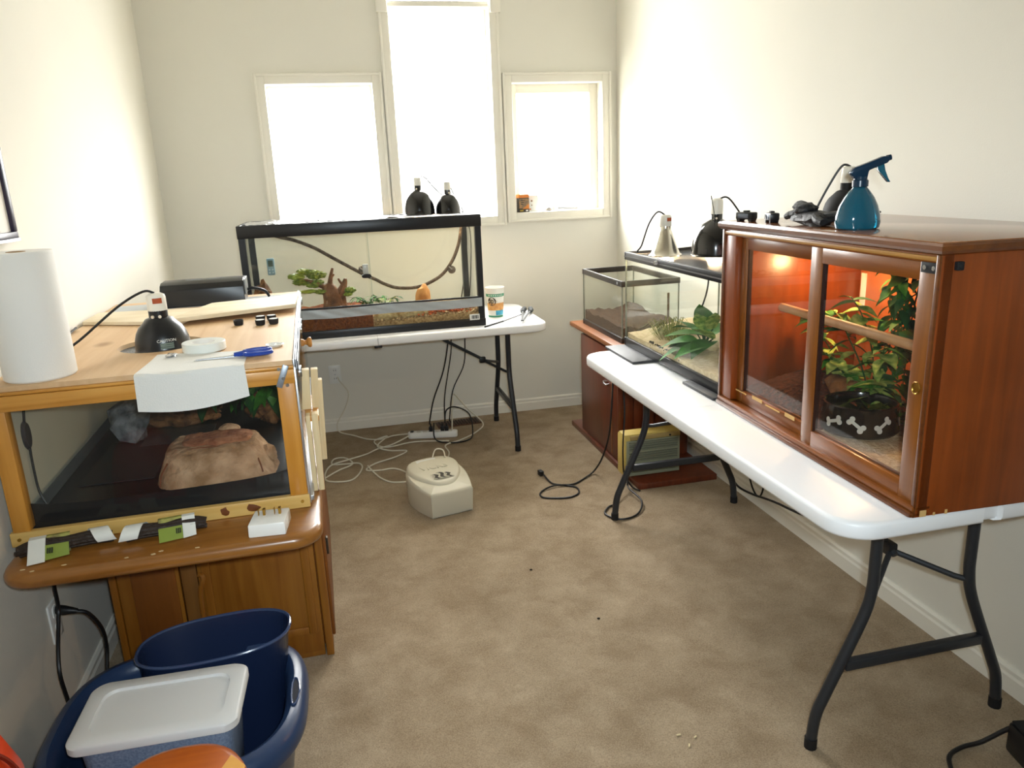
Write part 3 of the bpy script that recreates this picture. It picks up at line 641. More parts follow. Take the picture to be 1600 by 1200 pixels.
patch('round_logo', -125, .092, .024, pmat('logo_dark', '3c352e', .5), .0018); patch('logo_centre', -125, .092, .013, pmat('logo_grey', '7a6f5c', .5), .0026)
for i, a in enumerate((-150, -125, -100)): patch('logo_stripe', a+6, .092, .004, pmat('logo_pale', 'c9bda0', .5), .0032)
def tongs(label, a, b, w):
    a = Vector(a); b = Vector(b); d = (b-a); L = d.length; d.normalize(); s = Vector((-d.y, d.x, 0))
    t = thing('feeding_tongs', label, 'tongs', tuple(a)); off = -a
    for sg in (-1, 1):
        B(MB().tube([a+d*.0+s*sg*.004, a+d*L*.5+s*sg*(w*.6), a+d*L*.8+s*sg*w], [.005, .0065], 8, 5), 'arm', pmat('grey_tong', '6f7274', .4, metal=.3), t, world=True)
        B(MB().tube([a+d*L*.74+s*sg*w*.9, a+d*L*.88+s*sg*w*1.15, a+d*L+s*sg*w*.8], [.011, .016], 10, 5), 'grip', pmat('dark_grip', '3c3f40', .6), t, world=True)
tongs('pair of grey tongs with dark grips on the table beside the cup', (.95, 3.93, .752), (1.065, 4.27, .754), .022)
o = B(MB().cyl((.735, 3.895, .742), (.86, 4.0, .744), .0042, n=10).cyl((.86, 4.0, .744), (1.0, 4.16, .744), .0024, n=8), 'black_probe', blackm); tag(o, 'thin black probe lying on the table between the terrarium and the tongs', 'probe')

# window sill items
t = thing('bulb_box', 'orange and black bulb carton standing on the right window sill', 'box', (1.175, 4.735, W3[2]+.0))
BO('carton', pmat('carton_black', '3b3733', .5), t, -.034, .034, -.028, .028, 0, .108, .001)
BO('orange_top', pmat('carton_orange', 'c9762f', .5), t, -.0345, .0345, -.0285, .0285, .088, .1085)
BO('picture_panel', pmat('carton_print', '6a5f52', .5, col2='a98252', vscale=60), t, -.03, .034, -.0292, -.0284, .024, .082)
B(MB().add([(-.01, -.0296, .02), (.0335, -.0296, .02), (.0335, -.0296, .052)], [(0, 1, 2)]), 'orange_flash', pmat('carton_flash', 'c97c34', .5), t, smooth=False)
for i in range(3): BO('print_line', pmat('carton_text', '2c2a28', .5), t, -.02, .008-.006*i, -.0297, -.0292, .070-.012*i, .074-.012*i)
BO('yellow_strip', pmat('carton_yellow', 'a88c2a', .5), t, -.026, -.004, -.0293, -.0286, .006, .015); BO('white_mark', whites, t, .012, .026, -.0293, -.0286, .006, .014)
t = thing('bulb_carton', 'white bulb carton behind the orange carton on the sill', 'box', (1.245, 4.76, W3[2]))
BO('carton', whites, t, -.03, .03, -.025, .025, 0, .1, .001)
for z in (.066, .04): B(MB().cyl((-.012, -.0258, z), (-.012, -.0248, z), .006 if z > .05 else .004, n=10), 'picture', pmat('brown_print', '8a6d55', .6), t)
BO('orange_mark', pmat('carton_orange', 'c9762f', .5), t, -.028, -.018, -.0258, -.0248, .012, .02)
o = B(MB().lathe([(.001, 0), (.016, 0), (.02, .006), (.02, .014), (.014, .022), (.001, .024)], (1.345, 4.74, W3[2]), 18), 'drawer_knob', pmat('grey_knob', '75706a', .35, metal=.6)); tag(o, 'small round grey knob lying on the right window sill', 'knob')

# ------------------------------------------------------------------ under the far table: power strip, cords
def cord(label, pts, mat, r=.0042, name='electric_cord', k=6):
    o = B(MB().tube(pts, r, 8, k), name, mat); return tag(o, label, 'cord')
t = thing('power_strip', 'white power strip lying on the carpet under the far table', 'power strip', (.47, 4.365, 0), -12)
B(MB().prism(rrect(-.15, .15, -.026, .026, .022), 0, .036), 'body', whites, t, .004)
for i in range(6): BO('socket_face', pmat('strip_face', 'cfcac0', .4), t, -.085+i*.038-.012, -.085+i*.038+.012, -.014, .014, .036, .038, .001)
BO('switch', pmat('black_switch', '2a2a2c', .4), t, -.135, -.115, -.01, .01, .036, .044, .002)
for x in (-.01, .06, .085): B(MB().box(x-.011, x+.011, -.012, .012, .038, .066).cyl((x, 0, .066), (x, 0, .085), .006, .0035, 8), 'plug', cord_b, t, .002)
cord('long black cord from the terrarium lamps hanging furthest left to the power strip', [(.604, 4.40, .69), (.60, 4.38, .58), (.558, 4.36, .407), (.49, 4.36, .24), (.46, 4.37, .115), (.455, 4.37, .08)], cord_b)
cord('black cord looping around the power strip on the carpet', [(.545, 4.34, .09), (.56, 4.36, .16), (.62, 4.38, .17), (.70, 4.36, .12), (.70, 4.28, .02), (.66, 4.22, .006), (.58, 4.2, .006), (.50, 4.24, .006), (.47, 4.30, .02), (.48, 4.36, .09)], cord_b)
zc_ = .0045
cord('white cord running from the back wall outlet down to the carpet', [(-.06, 4.68, .35), (-.05, 4.66, .33), (-.005, 4.66, .25), (-.03, 4.66, .16), (-.09, 4.65, .06), (-.08, 4.63, .01), (0, 4.55, zc_), (.08, 4.45, zc_), (.16, 4.42, zc_), (.24, 4.46, zc_), (.33, 4.415, .02)], cord_w)
cord('white cord looping over the carpet left of the humidifier', [(.33, 4.38, .02), (.22, 4.30, zc_), (.13, 4.25, zc_), (.06, 4.18, zc_), (-.05, 4.12, zc_), (-.14, 4.06, zc_), (-.17, 3.92, zc_), (-.15, 3.83, zc_), (-.05, 3.80, zc_), (.0, 3.86, zc_), (.03, 3.98, zc_), (.01, 4.05, zc_), (-.06, 4.06, zc_), (-.13, 4.08, zc_), (-.12, 4.16, zc_), (-.06, 4.16, zc_), (-.02, 4.05, zc_), (-.10, 3.97, zc_), (-.17, 3.88, zc_)], cord_w)
cord('white cord zigzagging across the carpet to the left side of the humidifier', [(.55, 4.25, zc_), (.35, 4.30, zc_), (.20, 4.26, zc_), (.14, 4.3, zc_), (.12, 4.40, zc_), (.2, 4.44, .012), (.13, 4.28, .012), (.19, 4.20, zc_), (.29, 4.16, zc_), (.22, 4.08, zc_), (.10, 4.01, zc_), (.05, 3.93, zc_), (.12, 3.90, zc_), (.2, 3.90, zc_), (.27, 3.78, zc_), (.26, 3.55, .03)], cord_w)
cord('loose end of white cord lying left of the humidifier', [(.06, 3.97, .012), (.09, 3.87, zc_), (.12, 3.78, zc_), (.17, 3.71, zc_), (.24, 3.69, zc_)], cord_w)
cord('white cord arching over the brown floor vent', [(.585, 4.34, .04), (.62, 4.5, .16), (.64, 4.56, .20), (.72, 4.55, .10), (.80, 4.47, .02), (.74, 4.36, zc_), (.62, 4.24, zc_), (.52, 4.18, zc_), (.52, 4.05, zc_), (.49, 3.93, zc_), (.45, 3.80, .05), (.43, 3.62, .13)], cord_w)
# humidifier
t = thing('humidifier', 'cream plastic warm mist humidifier standing on the carpet', 'humidifier', (.375, 3.40, 0), 13)
def hum_ring(s, z, sl=0, dy=0): 
    base = catmull([(-.104, -.174, 0), (-.096, -.178, 0), (0, -.18, 0), (.096, -.178, 0), (.104, -.174, 0), (.135, -.06, 0), (.142, .04, 0), (.115, .13, 0), (.05, .17, 0), (-.05, .17, 0), (-.115, .13, 0), (-.142, .04, 0), (-.135, -.06, 0)], 5, True)
    return [(p.x*s, p.y*s+dy, z+sl*(p.y*s+.178)) for p in base]
B(MB().loft([hum_ring(.955, 0), hum_ring(.965, .004), hum_ring(1, .106, .06), hum_ring(1, .112, .07), hum_ring(.985, .118, .085), hum_ring(.95, .122, .10), hum_ring(.5, .124, .11)]), 'body', cream, t, ang=40)
def cap_ring(s, z, sl):
    base = catmull([(0, -.118, 0), (.055, -.095, 0), (.11, -.01, 0), (.125, .08, 0), (.09, .135, 0), (0, .15, 0), (-.09, .135, 0), (-.125, .08, 0), (-.11, -.01, 0), (-.055, -.095, 0)], 5, True)
    return [(p.x*s, (p.y-.03)*s+.03, z+sl*(p.y+.178)) for p in base]
capo = B(MB().loft([cap_ring(1.04, .112, .10), cap_ring(1.02, .126, .11), cap_ring(.98, .134, .12), cap_ring(.92, .138, .125), cap_ring(.5, .140, .125)]), 'top_cap', cream, t, ang=40)
slope = math.atan(.125)
def captop(x, y, dz): return (x, y, .139+.125*(y+.178)+dz)
for i, x in enumerate((-.03, 0, .03)):
    P = [captop(x-.006, -.035+.012*(1-abs(i-1)), .0015), captop(x+.008, -.05+.012*(1-abs(i-1)), .0015), captop(x-.002, -.068, .0015), captop(x+.012, -.083, .0015)]
    B(MB().grid(lambda u, v: (lambda q, wd: (q.x+(v-.5)*wd, q.y, q.z+.0003))(catmull(P, 4)[min(int(u*12+.5), 12)], .017), 12, 1), 'vent_slot', pmat('slot_dark', '4a463e', .7), t)
    B(MB().tube([(p[0]-.011, p[1], p[2]) for p in P], .002, 6, 4), 'slot_rim', cream, t); B(MB().tube([(p[0]+.011, p[1], p[2]) for p in P], .002, 6, 4), 'slot_rim', cream, t)
m4 = Matrix.Translation(captop(-.005, .035, .001)) @ Matrix.Rotation(slope, 4, 'X')
text_mesh('VICKS', .052, .0026, cream, 'raised_lettering', t, m4)
o = B(MB().grid(lambda u, v: captop(-.07+.10*u, .085+.03*v, .003+.004*v), 4, 2), 'white_label', paperm, t)
B(MB().tube([captop(.02, .12, .004), captop(.05, .15, .03), captop(.085, .14, .025), captop(.08, .10, .004)], .0035, 8, 6), 'cord_loop', cord_w, t)
# ------------------------------------------------------------------ pedestal stand beyond the table, small tank
t = thing('pedestal_stand', 'dark mahogany pedestal stand with wide base and top in the far right corner', 'stand', (1.54, 3.76, 0))
k = dict(world=True)
def SB(nm, mat, *a, bevel=.003, parent=None): return B(MB().box(*a), nm, mat, parent or t, bevel, world=True)
SB('base_board', standw, 1.332, 1.75, 3.22, 4.30, .0, .03); SB('top_board', standt, 1.332, 1.75, 3.22, 4.30, .63, .655)
SB('body', standw, 1.36, 1.745, 3.545, 4.13, .03, .63)
SB('side_panel', standw, 1.345, 1.36, 3.545, 4.13, .03, .612)
SB('front_rail', standw, 1.352, 1.745, 3.532, 3.545, .59, .63); SB('corner_stile', standw, 1.345, 1.375, 3.53, 3.545, .03, .63)
for x in (1.40, 1.46, 1.52, 1.58, 1.64, 1.70): SB('front_plank', standw, x-.027, x+.027, 3.533, 3.546, .03, .59, bevel=.004)
SB('door_edge', standt, 1.343, 1.346, 3.62, 3.63, .05, .60, bevel=0)
pl = B(MB().tube([(1.345, 3.70, .43), (1.328, 3.70, .432), (1.325, 3.69, .425), (1.328, 3.67, .42), (1.345, 3.67, .42)], .005, 8, 5), 'pull_handle', metal, t, world=True)
st_k = tank('glass_tank', 'small open glass tank of brown soil on the pedestal stand', 1.388, 1.70, 3.584, 4.20, .655, .975, .028, .03, pmat('dark_brown_frame', '201813', .4), 0, glsg)
B(MB().cyl((1.383, 3.64, .96), (1.3835, 3.64, .96), .008, n=14), 'maker_badge', zinc, st_k, world=True)
B(MB().box(1.634, 1.645, 3.579, 3.584, .77, .90), 'thermometer_strip', pmat('strip_brown', '5a4a34', .5), st_k, world=True)
heap('soil', 'brown soil heaped in the small open tank', 'soil', soilm, 1.396, 1.692, 3.592, 4.192, .668, lambda x, y: .735+.035*N(x, y, 5)+.014*N(x, y, 22)+.007*N(x, y, 60)+.05*max(0, x-1.42)*(1-abs(y-3.75)))
t = thing('fan_heater', 'old cream box heater with slatted grille on the pedestal base', 'heater', (1.448, 3.375, .03))
ylw = pmat('yellowed_plastic', 'c9b060', .5); grn = pmat('grey_green_front', '8e9078', .5)
B(MB().prism_axis([(-.05, 0), (.05, 0), (.05, .205), (.03, .222), (-.05, .222)], -.148, .148, 'x'), 'case', ylw, t, .006)
BO('front_panel', grn, t, -.14, .144, -.058, -.049, .004, .19, .003); BO('control_strip', pmat('tan_strip', 'a8905a', .5), t, -.12, .146, -.058, -.049, .192, .214, .003)
for i in range(15): BO('slat', pmat('slat_grey', '6f7160', .5) if i % 5 else grn, t, -.128, .13, -.064, -.057, .016+i*.0115, .0225+i*.0115, .001)
BO('knob', blackm, t, .085, .093, -.064, -.057, .198, .206)

# ------------------------------------------------------------------ second tank on the right table
for lab, a in (('dark grey board under the far end of the right hand tank', (1.148, 1.66, 2.845, 3.175, .737, .748)), ('dark grey board under the near end of the right hand tank', (1.205, 1.66, 2.262, 2.50, .737, .748))):
    o = B(MB().box(*a), 'slate_board', pmat('dark_board', '3a3b3d', .5, var=.15, vscale=20), bevel=.0015); tag(o, lab, 'board')
t2 = tank('glass_tank', 'black framed glass tank with sand and plants behind the wooden cabinet', 1.243, 1.70, 2.262, 3.166, .748, 1.166, .036, .034, black, 0, glsg)
B(MB().box(1.238, 1.704, 2.258, 3.17, 1.144, 1.149), 'frame_ridge', pmat('frame_ridge_grey', '5a5a5c', .3), t2, world=True)  # lighter grey band around the black frame
B(MB().box(1.254, 1.69, 2.272, 3.156, 1.152, 1.158), 'screen_lid', mesh_screen_mat('screen_mesh', '2e353a', .68), t2, world=True)
B(MB().cyl((1.24, 2.82, 1.150), (1.228, 2.82, 1.150), .010, .007, 12), 'lid_clip', metal, t2, world=True)
heap('sand', 'pale sand sloping in the tank with the green plants', 'sand', sandm, 1.251, 1.692, 2.27, 3.158, .762, lambda x, y: .805+.045*max(0, min(1, (x-1.30)/.25))+.012*N(x, y, 6)+.004*N(x, y, 30))
pebbles('dark specks of gravel against the front glass of the sand tank', 60, 12, lambda r: r.uniform(1.252, 1.262), lambda r: r.gauss(2.78, .09), lambda x, y, r: .80+(y-2.78)*.02+r.uniform(-.012, .012), .003, .006, pmat('dark_gravel', '3c3428', .9), 'gravel')
# grass tuft: uncountable blades
t = thing('grass_tuft', 'yellow green grass clump at the far end of the sand tank', 'grass', (1.37, 2.95, .812))
rnd = random.Random(5); m = MB()
for i in range(260):
    a = rnd.uniform(0, 6.28); rr = rnd.uniform(0, .07); x0, y0 = rr*math.cos(a), rr*1.5*math.sin(a); L = rnd.uniform(.05, .11); dx, dy = math.cos(a)*L*.8, math.sin(a)*L*.8; hz = L*rnd.uniform(.35, .8); w_ = .0022
    s = Vector((-math.sin(a), math.cos(a), 0))*w_
    p = [Vector((x0, y0, 0)), Vector((x0+dx*.45, y0+dy*.45, hz)), Vector((x0+dx, y0+dy, hz*.55))]
    m.add([p[0]-s, p[0]+s, p[1]+s*.8, p[1]-s*.8, p[2]], [(0, 1, 2, 3), (3, 2, 4)])
B(m, 'blades', grassm, t, kind='stuff')
big = [leaf_mesh('broad_leaf_a', .14, .085, leafg, .3, .2, 8), leaf_mesh('broad_leaf_b', .13, .078, leafg, .4, .2, 8), leaf_mesh('broad_leaf_c', .12, .07, leafv, .25, .2, 8)]
t = thing('broad_leaf_plant', 'broad leaved green plant in the sand tank beside the cabinet', 'plant', (1.375, 2.66, .822))
for i, (p, d, r_, s, mi) in enumerate([((0, .03, .06), (-.3, .9, .25), 10, 1.1, 0), ((-.03, .02, .03), (-.8, .7, .1), -10, 1.1, 1), ((-.02, -.03, .08), (-.5, -.3, 1.0), 20, .9, 2), ((0, -.02, .05), (-.9, .1, .35), 0, 1.2, 0), ((-.02, .05, .02), (-.6, 1, -.05), 5, 1.1, 1), ((0, -.05, .04), (-.8, -.6, .15), 0, 1.2, 1), ((0, .0, .08), (.2, .6, .7), 10, 1, 0), ((.02, .05, .05), (.4, .9, .35), -15, 1, 1), ((0, -.06, .09), (-.3, -.5, .9), 25, .9, 2), ((-.04, .0, .02), (-1, .35, -.05), 0, 1.1, 1), ((.02, 0, .05), (.8, .2, .5), 0, 1, 0), ((-.03, -.08, .03), (-.9, -.2, .1), 0, 1.1, 0), ((-.01, .07, .06), (-.2, 1, .5), 15, .85, 0), ((-.02, -.10, .06), (-.7, -.1, .6), 15, .9, 2)]):
    inst(big[mi], 'leaf', t, aim(p, d, r_, s)); B(MB().tube([(0, 0, 0), (p[0]*.6, p[1]*.6, p[2]*.7), p], .003, 6, 4), 'stem', leafd, t)
cord('black probe cable hanging inside the sand tank', [(1.62, 3.10, 1.15), (1.62, 3.12, 1.0), (1.60, 3.12, .92), (1.56, 3.10, .86), (1.55, 3.09, .84)], cord_b, .004)
cord('dark cable bowing along the back glass of the sand tank', [(1.67, 2.62, .90), (1.67, 2.7, .945), (1.67, 2.85, .93), (1.66, 2.98, .88), (1.64, 3.05, .85)], pmat('brown_cable', '5a4a3a', .6), .004)
dome_lamp('silver clamp lamp with white socket on the right hand tank', (1.345, 2.975, 1.159), .066, .105, pmat('spun_aluminium', 'd6d2c6', .2, metal=1), 0.045, 30.0, [(1.342, 2.975, 1.325), (1.32, 3.0, 1.338), (1.295, 3.03, 1.29), (1.275, 3.06, 1.20), (1.268, 3.08, 1.168), (1.40, 3.13, 1.165), (1.69, 3.18, 1.17)], True, None, 'bell', .024)
dome_lamp('large black dome lamp with white socket on the right hand tank', (1.525, 2.88, 1.159), .098, .145, blackg, .06, 26.0, [(1.53, 2.88, 1.38), (1.57, 2.87, 1.385), (1.62, 2.83, 1.30), (1.66, 2.77, 1.2), (1.72, 2.75, 1.15), (1.75, 2.75, .9)], dots=[-118], neck=.024, bail=True)

# ------------------------------------------------------------------ wooden display cabinet
CABM = Matrix.Translation((1.19, 1.302, .737)) @ Matrix.Rotation(R(-1.76), 4, 'Z')
def C2W(x, y, z): return tuple(CABM @ Vector((x, y, z)))
cb = thing('display_cabinet', 'brown wooden cabinet vivarium with two sliding glass doors on the right table', 'cabinet', (1.19, 1.302, .737), -1.76)
CL, CD, CH = .945, .50, .577
def CB(nm, mat, *a, bevel=.002, parent=None): return B(MB().box(*a), nm, mat, parent or cb, bevel)
CB('floor_board', cherryy, .004, CD, .004, CL-.004, 0, .018); CB('back_panel', cabin, CD-.012, CD, .018, CL-.018, .018, CH)
CB('end_panel', cherry, .004, CD, 0, .018, 0.001, CH); CB('end_panel', cherry, .004, CD, CL-.018, CL, 0.001, CH)
lid = B(MB().loft([[(x, y, z) for x, y in ((-.016+i, -.016+i), (CD+.012-i, -.016+i), (CD+.012-i, CL+.016-i), (-.016+i, CL+.016-i))] for i, z in ((.014, CH), (.004, CH+.004), (0, CH+.010), (0, CH+.019), (.004, CH+.024))]), 'lid', cherryd, cb, ang=25)
lidtop = CB('lid_top_panel', wood('cabinet_top', '7a4a24', '8f5a30', 'y', 4, .18, coat=.5), -.006, CD+.002, -.006, CL+.006, CH+.0235, CH+.026, bevel=.001)
CB('front_stile', cherry, 0, .03, 0, .012, 0, CH); CB('front_stile', cherry, 0, .03, .868, CL, .03, CH-.018); CB('stile_bead', cherryd, -.006, .002, CL-.012, CL, .0, CH)
CB('stile_bead', cherryd, -.005, .002, .0, .010, .0, CH)
CB('front_rail', cherryy, 0, .04, .012, CL, CH-.018, CH); CB('rail_bead', wood('cab_light_edge', '9a6a30', 'b08040', 'y', 6, .35), -.004, .001, .0, CL, CH-.014, CH-.004)
CB('sill_moulding', cherryd, -.014, .04, 0, CL, 0, .014, bevel=.005); CB('sill_moulding', cherryy, -.008, .04, .0, CL, .014, .028, bevel=.004)
def door(x0, ya, yb, za, zb, oa, ob, oza, ozb, nm='sliding_door'):
    d = CB(nm, cherryf, x0, x0+.018, ya, oa, za, zb)      # near stile carries the rest
    CB('door_stile', cherryf, x0, x0+.018, ob, yb, za, zb, parent=d); CB('door_rail', cherryy, x0, x0+.018, oa, ob, za, oza, parent=d); CB('door_rail', cherryy, x0, x0+.018, oa, ob, ozb, zb, parent=d)
    CB('glazing_bead', cherryd, x0+.010, x0+.016, oa, ob, oza, oza+.006, parent=d, bevel=.001)
    CB('glazing_bead', pmat('dark_bead', '2a120a', .5), x0+.004, x0+.016, ob-.005, ob, oza, ozb, parent=d, bevel=0)
    CB('door_pane', cabglass, x0+.007, x0+.010, oa-.004, ob+.004, oza-.004, ozb+.004, parent=d, bevel=0)
    return d
door(.002, .013, .455, .026, CH-.018, .062, .412, .070, .520); door(.022, .447, .872, .028, CH-.018, .492, .832, .068, .520)
br = CB('corner_bracket', blackm, -.003, .003, .004, .054, .538, .560, bevel=.001)
for y in (.016, .042): B(MB().cyl((-.005, y, .549), (-.002, y, .549), .005, n=10), 'screw', metal, br)
B(MB().tube([(-.002, .034+.011*math.cos(a*.6283), .29+.013*math.sin(a*.6283)) for a in range(10)], .0022, 6, closed=True), 'brass_ring', brass, cb)
B(MB().lathe([(.001, 0), (.009, 0), (.009, .002), (.001, .003)], n=16), 'brass_plate', brass, cb).matrix_local = Matrix.Translation((.001, .034, .29)) @ Matrix.Rotation(R(-90), 4, 'Y')
B(MB().box(.030, .046, -.010, .001, .545, .563).cyl((.038, -.012, .554), (.038, -.004, .554), .006, n=10), 'black_catch', blackm, cb, .002)
chip = pmat('pale_chip', 'c9a468', .7)
for x, w_, h_ in ((.012, .016, .016), (.046, .005, .008), (.076, .006, .011)): CB('veneer_chip', chip, x, x+w_, -.0012, .001, .001, h_, bevel=0)
for y, w_ in ((.80, .10), (.70, .06), (.60, .08), (.52, .05)): CB('paint_scrape', chip, .0185, .0205, y, y+w_, .062, .066+.006*((y*10) % 2), bevel=0)
CB('painted_light_streak', pmat('painted_light_streak', 'f2efe6', .5), CD-.016, CD-.011, .893, .916, .30, .41, bevel=0)  # white strip painted in for a bright streak of light
# inside the cabinet
def cabheap(name, label, cat, mat, x0, x1, y0, y1, f):
    m = MB(); nu, nv = 30, 20; vs = [(x0+(x1-x0)*i/nu, y0+(y1-y0)*j/nv) for j in range(nv+1) for i in range(nu+1)]; n = len(vs)
    top = [Vector(C2W(x, y, f(x, y))) for x, y in vs]; bot = [Vector(C2W(x, y, .0185)) for x, y in vs]
    q = [(j*(nu+1)+i, j*(nu+1)+i+1, (j+1)*(nu+1)+i+1, (j+1)*(nu+1)+i) for j in range(nv) for i in range(nu)]
    e = [i for i in range(nu+1)]+[j*(nu+1)+nu for j in range(1, nv+1)]+[nv*(nu+1)+i for i in range(nu-1, -1, -1)]+[j*(nu+1) for j in range(nv-1, 0, -1)]
    o = B(MB().add(top+bot, q+[tuple(a+n for a in reversed(p)) for p in q]+[(e[(a+1) % len(e)], e[a], e[a]+n, e[(a+1) % len(e)]+n) for a in range(len(e))]), name, mat, ang=60)
    tag(o, label, cat, kind='stuff')
cabheap('sand_bedding', 'pale sandy bedding on the near side of the cabinet floor', 'sand', pmat('cab_sand', 'b99c74', 1, bump=.8, bscale=140, col2='dcc49c', vscale=70), .045, .484, .022, .50, lambda x, y: .034+.01*N(x, y, 12)+.004*N(x, y, 50))
cabheap('bark_mulch', 'dark bark mulch mound at the far side of the cabinet floor', 'mulch', darksoil, .045, .484, .50, .922, lambda x, y: .04+.085*max(0, 1-((x-.24)/.22)**2)*max(0, 1-((y-.76)/.20)**2)+.012*N(x, y, 14)+.006*N(x, y, 55))
c = C2W(.192, .472, .038)
t = thing('water_bowl', 'black pet bowl with white bone prints on the cabinet floor', 'bowl', c, 0)
bowl_r = lambda z: .105-.012*z/.085
B(MB().loft([[(r*math.cos(2*math.pi*j/48), r*math.sin(2*math.pi*j/48), z) for j in range(48)] for r, z in ((.02, .012), (.075, .012), (.084, .02), (.087, .07), (.09, .080), (.094, .083), (.098, .08), (.097, .07), (.104, .006), (.10, .0), (.02, 0))], closed=True), 'bowl_shell', pmat('black_ceramic', '141312', .15, coat=.4), t)
B(MB().lathe([(.001, .066), (.086, .066)], n=40, caps=False), 'water', glass('bowl_water', (.55, .5, .4), 1.2), t)
def bone(ac, zc_, ang):
    m = MB(); ca, sa = math.cos(R(ang)), math.sin(R(ang))
    def pt(u, v):
        uu = u*ca-v*sa; vv = u*sa+v*ca; z = zc_+vv; a = R(ac)+uu/.1; q = .1045-(z-.006)*.11+.0012
        return (q*math.cos(a), q*math.sin(a), z)
    m.add([pt(-.016, -.0045), pt(-.005, -.0045), pt(.005, -.0045), pt(.016, -.0045), pt(.016, .0045), pt(.005, .0045), pt(-.005, .0045), pt(-.016, .0045)], [(0, 1, 6, 7), (1, 2, 5, 6), (2, 3, 4, 5)])
    for u in (-.018, .018):
        for v in (-.006, .006): m.add([pt(u+.0075*math.cos(a*.5236), v+.0075*math.sin(a*.5236)) for a in range(12)], [tuple(range(12))])
    B(m, 'bone_print', pmat('bone_white', 'c9c6b8', .4), t)
for a, g in ((-168, 20), (-132, -38), (-92, 38), (-40, 10), (0, 30), (60, -30), (120, 30)): bone(a, .040, g)
o = B(MB().cyl(C2W(.13, .020, .335), C2W(.13, .80, .338), .013, n=18), 'perch_dowel', wood('perch_wood', 'a87c50', 'c49a6c', 'y', 8, .6)); tag(o, 'pale wooden perch dowel running across the inside of the cabinet', 'perch')
m = MB(); rings = []
for y in (0, .05, .10):
    rg = []
    for i in range(15):
        a = math.pi*i/14; rg.append(C2W(.26+.062*math.cos(a), .60+y, .03+.105*math.sin(a)))
    for i in range(14, -1, -1):
        a = math.pi*i/14; rg.append(C2W(.26+.05*math.cos(a), .60+y, .03+.092*math.sin(a)))
    rings.append(rg)
o = B(m.loft(rings), 'log_hide', bark); tag(o, 'arched half log hide behind the black water bowl', 'hide')
vl = [leaf_mesh('vine_leaf_g', .055, .030, leafg, .35, .25), leaf_mesh('vine_leaf_v', .06, .034, leafv, .35, .25), leaf_mesh('vine_leaf_d', .05, .026, leafd, .4, .25), leaf_mesh('vine_leaf_y', .05, .018, leafy, .4, .25)]
def cp(x, y, z): return Vector(C2W(x, y, z))
def vine(name, label, base, stems, n, sz, droop, seed, ms):
    b = cp(*base); plant(name, label, tuple(b), [[tuple(cp(*p)-b) for p in st] for st in stems], (ms, n, sz, droop, .05), seed)
vine('hanging_vine', 'leafy green vine hanging at the back near side of the cabinet', (.40, .56, .06), [[(.38, .57, .53), (.37, .58, .42), (.38, .56, .30), (.37, .58, .20), (.36, .56, .08)], [(.38, .62, .51), (.36, .61, .40), (.37, .60, .28), (.36, .60, .16)], [(.40, .52, .50), (.38, .53, .36), (.38, .54, .22), (.36, .52, .12)], [(.36, .56, .45), (.34, .53, .34), (.34, .50, .24)]], 30, (.8, 1.25), -.5, 21, [vl[0], vl[2], vl[2], vl[0]])
vine('trailing_plant', 'bushy variegated plant around the perch in the middle of the cabinet', (.33, .60, .05), [[(.33, .60, .03), (.30, .62, .16), (.27, .66, .26), (.24, .68, .33), (.22, .70, .30)], [(.33, .58, .03), (.30, .55, .14), (.27, .50, .22), (.25, .47, .27)], [(.33, .62, .03), (.30, .70, .12), (.28, .76, .20), (.26, .80, .26), (.25, .82, .30)], [(.33, .60, .03), (.33, .62, .20), (.30, .64, .32), (.27, .66, .38)], [(.33, .58, .03), (.30, .56, .10), (.27, .50, .14), (.25, .45, .16)], [(.33, .6, .03), (.31, .66, .10), (.27, .70, .16), (.24, .72, .20)]], 25, (.85, 1.4), .05, 33, [vl[0], vl[1], vl[1], vl[2]])
vine('ground_plant', 'low yellow green plant spreading behind the water bowl', (.31, .52, .04), [[(.31, .52, .03), (.28, .55, .10), (.25, .57, .09)], [(.31, .52, .03), (.28, .48, .09), (.25, .43, .07)], [(.31, .52, .03), (.31, .46, .10), (.29, .38, .09)], [(.31, .52, .03), (.29, .60, .12), (.28, .66, .13)], [(.31, .52, .03), (.33, .44, .06), (.32, .38, .05)]], 16, (.85, 1.3), .15, 41, [vl[3], vl[1], vl[0]])
# things on top of the cabinet
zt = .026+CH
dome_lamp('black dome lamp with white socket behind the spray bottle on the cabinet', C2W(.285, .735, zt), .068, .085, blackm, .045, 7.5, [C2W(.288, .735, zt+.151), C2W(.27, .75, zt+.154), C2W(.245, .77, zt+.10), C2W(.22, .79, zt+.03), C2W(.22, .80, zt+.006), C2W(.33, .85, zt+.006), C2W(.5, .87, zt+.006)], dots=None, neck=.022, bulbz=-.07, color=(1, .62, .28))
c = C2W(.080, .392, zt)
t = thing('spray_bottle', 'teal plastic spray bottle standing on top of the wooden cabinet', 'spray bottle', c, -18)
teal = pmat('teal_plastic', '07627c', .08, trans=.4, coat=.6); teald = pmat('dark_teal', '0a2c44', .25)
B(MB().lathe([(.001, 0), (.045, 0), (.052, .004), (.055, .016), (.053, .034), (.046, .058), (.036, .078), (.024, .094), (.017, .102), (.016, .106), (.001, .106)], n=36, sy=.72), 'bottle', teal, t)
B(MB().lathe([(.014, .102), (.019, .104), (.019, .118), (.016, .121), (.015, .128), (.001, .128)], n=24), 'collar', teald, t)
B(MB().prism_axis([(-.016, .122), (.013, .122), (.016, .142), (.058, .158), (.064, .165), (.061, .174), (.048, .174), (.012, .160), (-.018, .150), (-.030, .138), (-.026, .134)], -.011, .011, 'y'), 'spray_head', teald, t, .003)
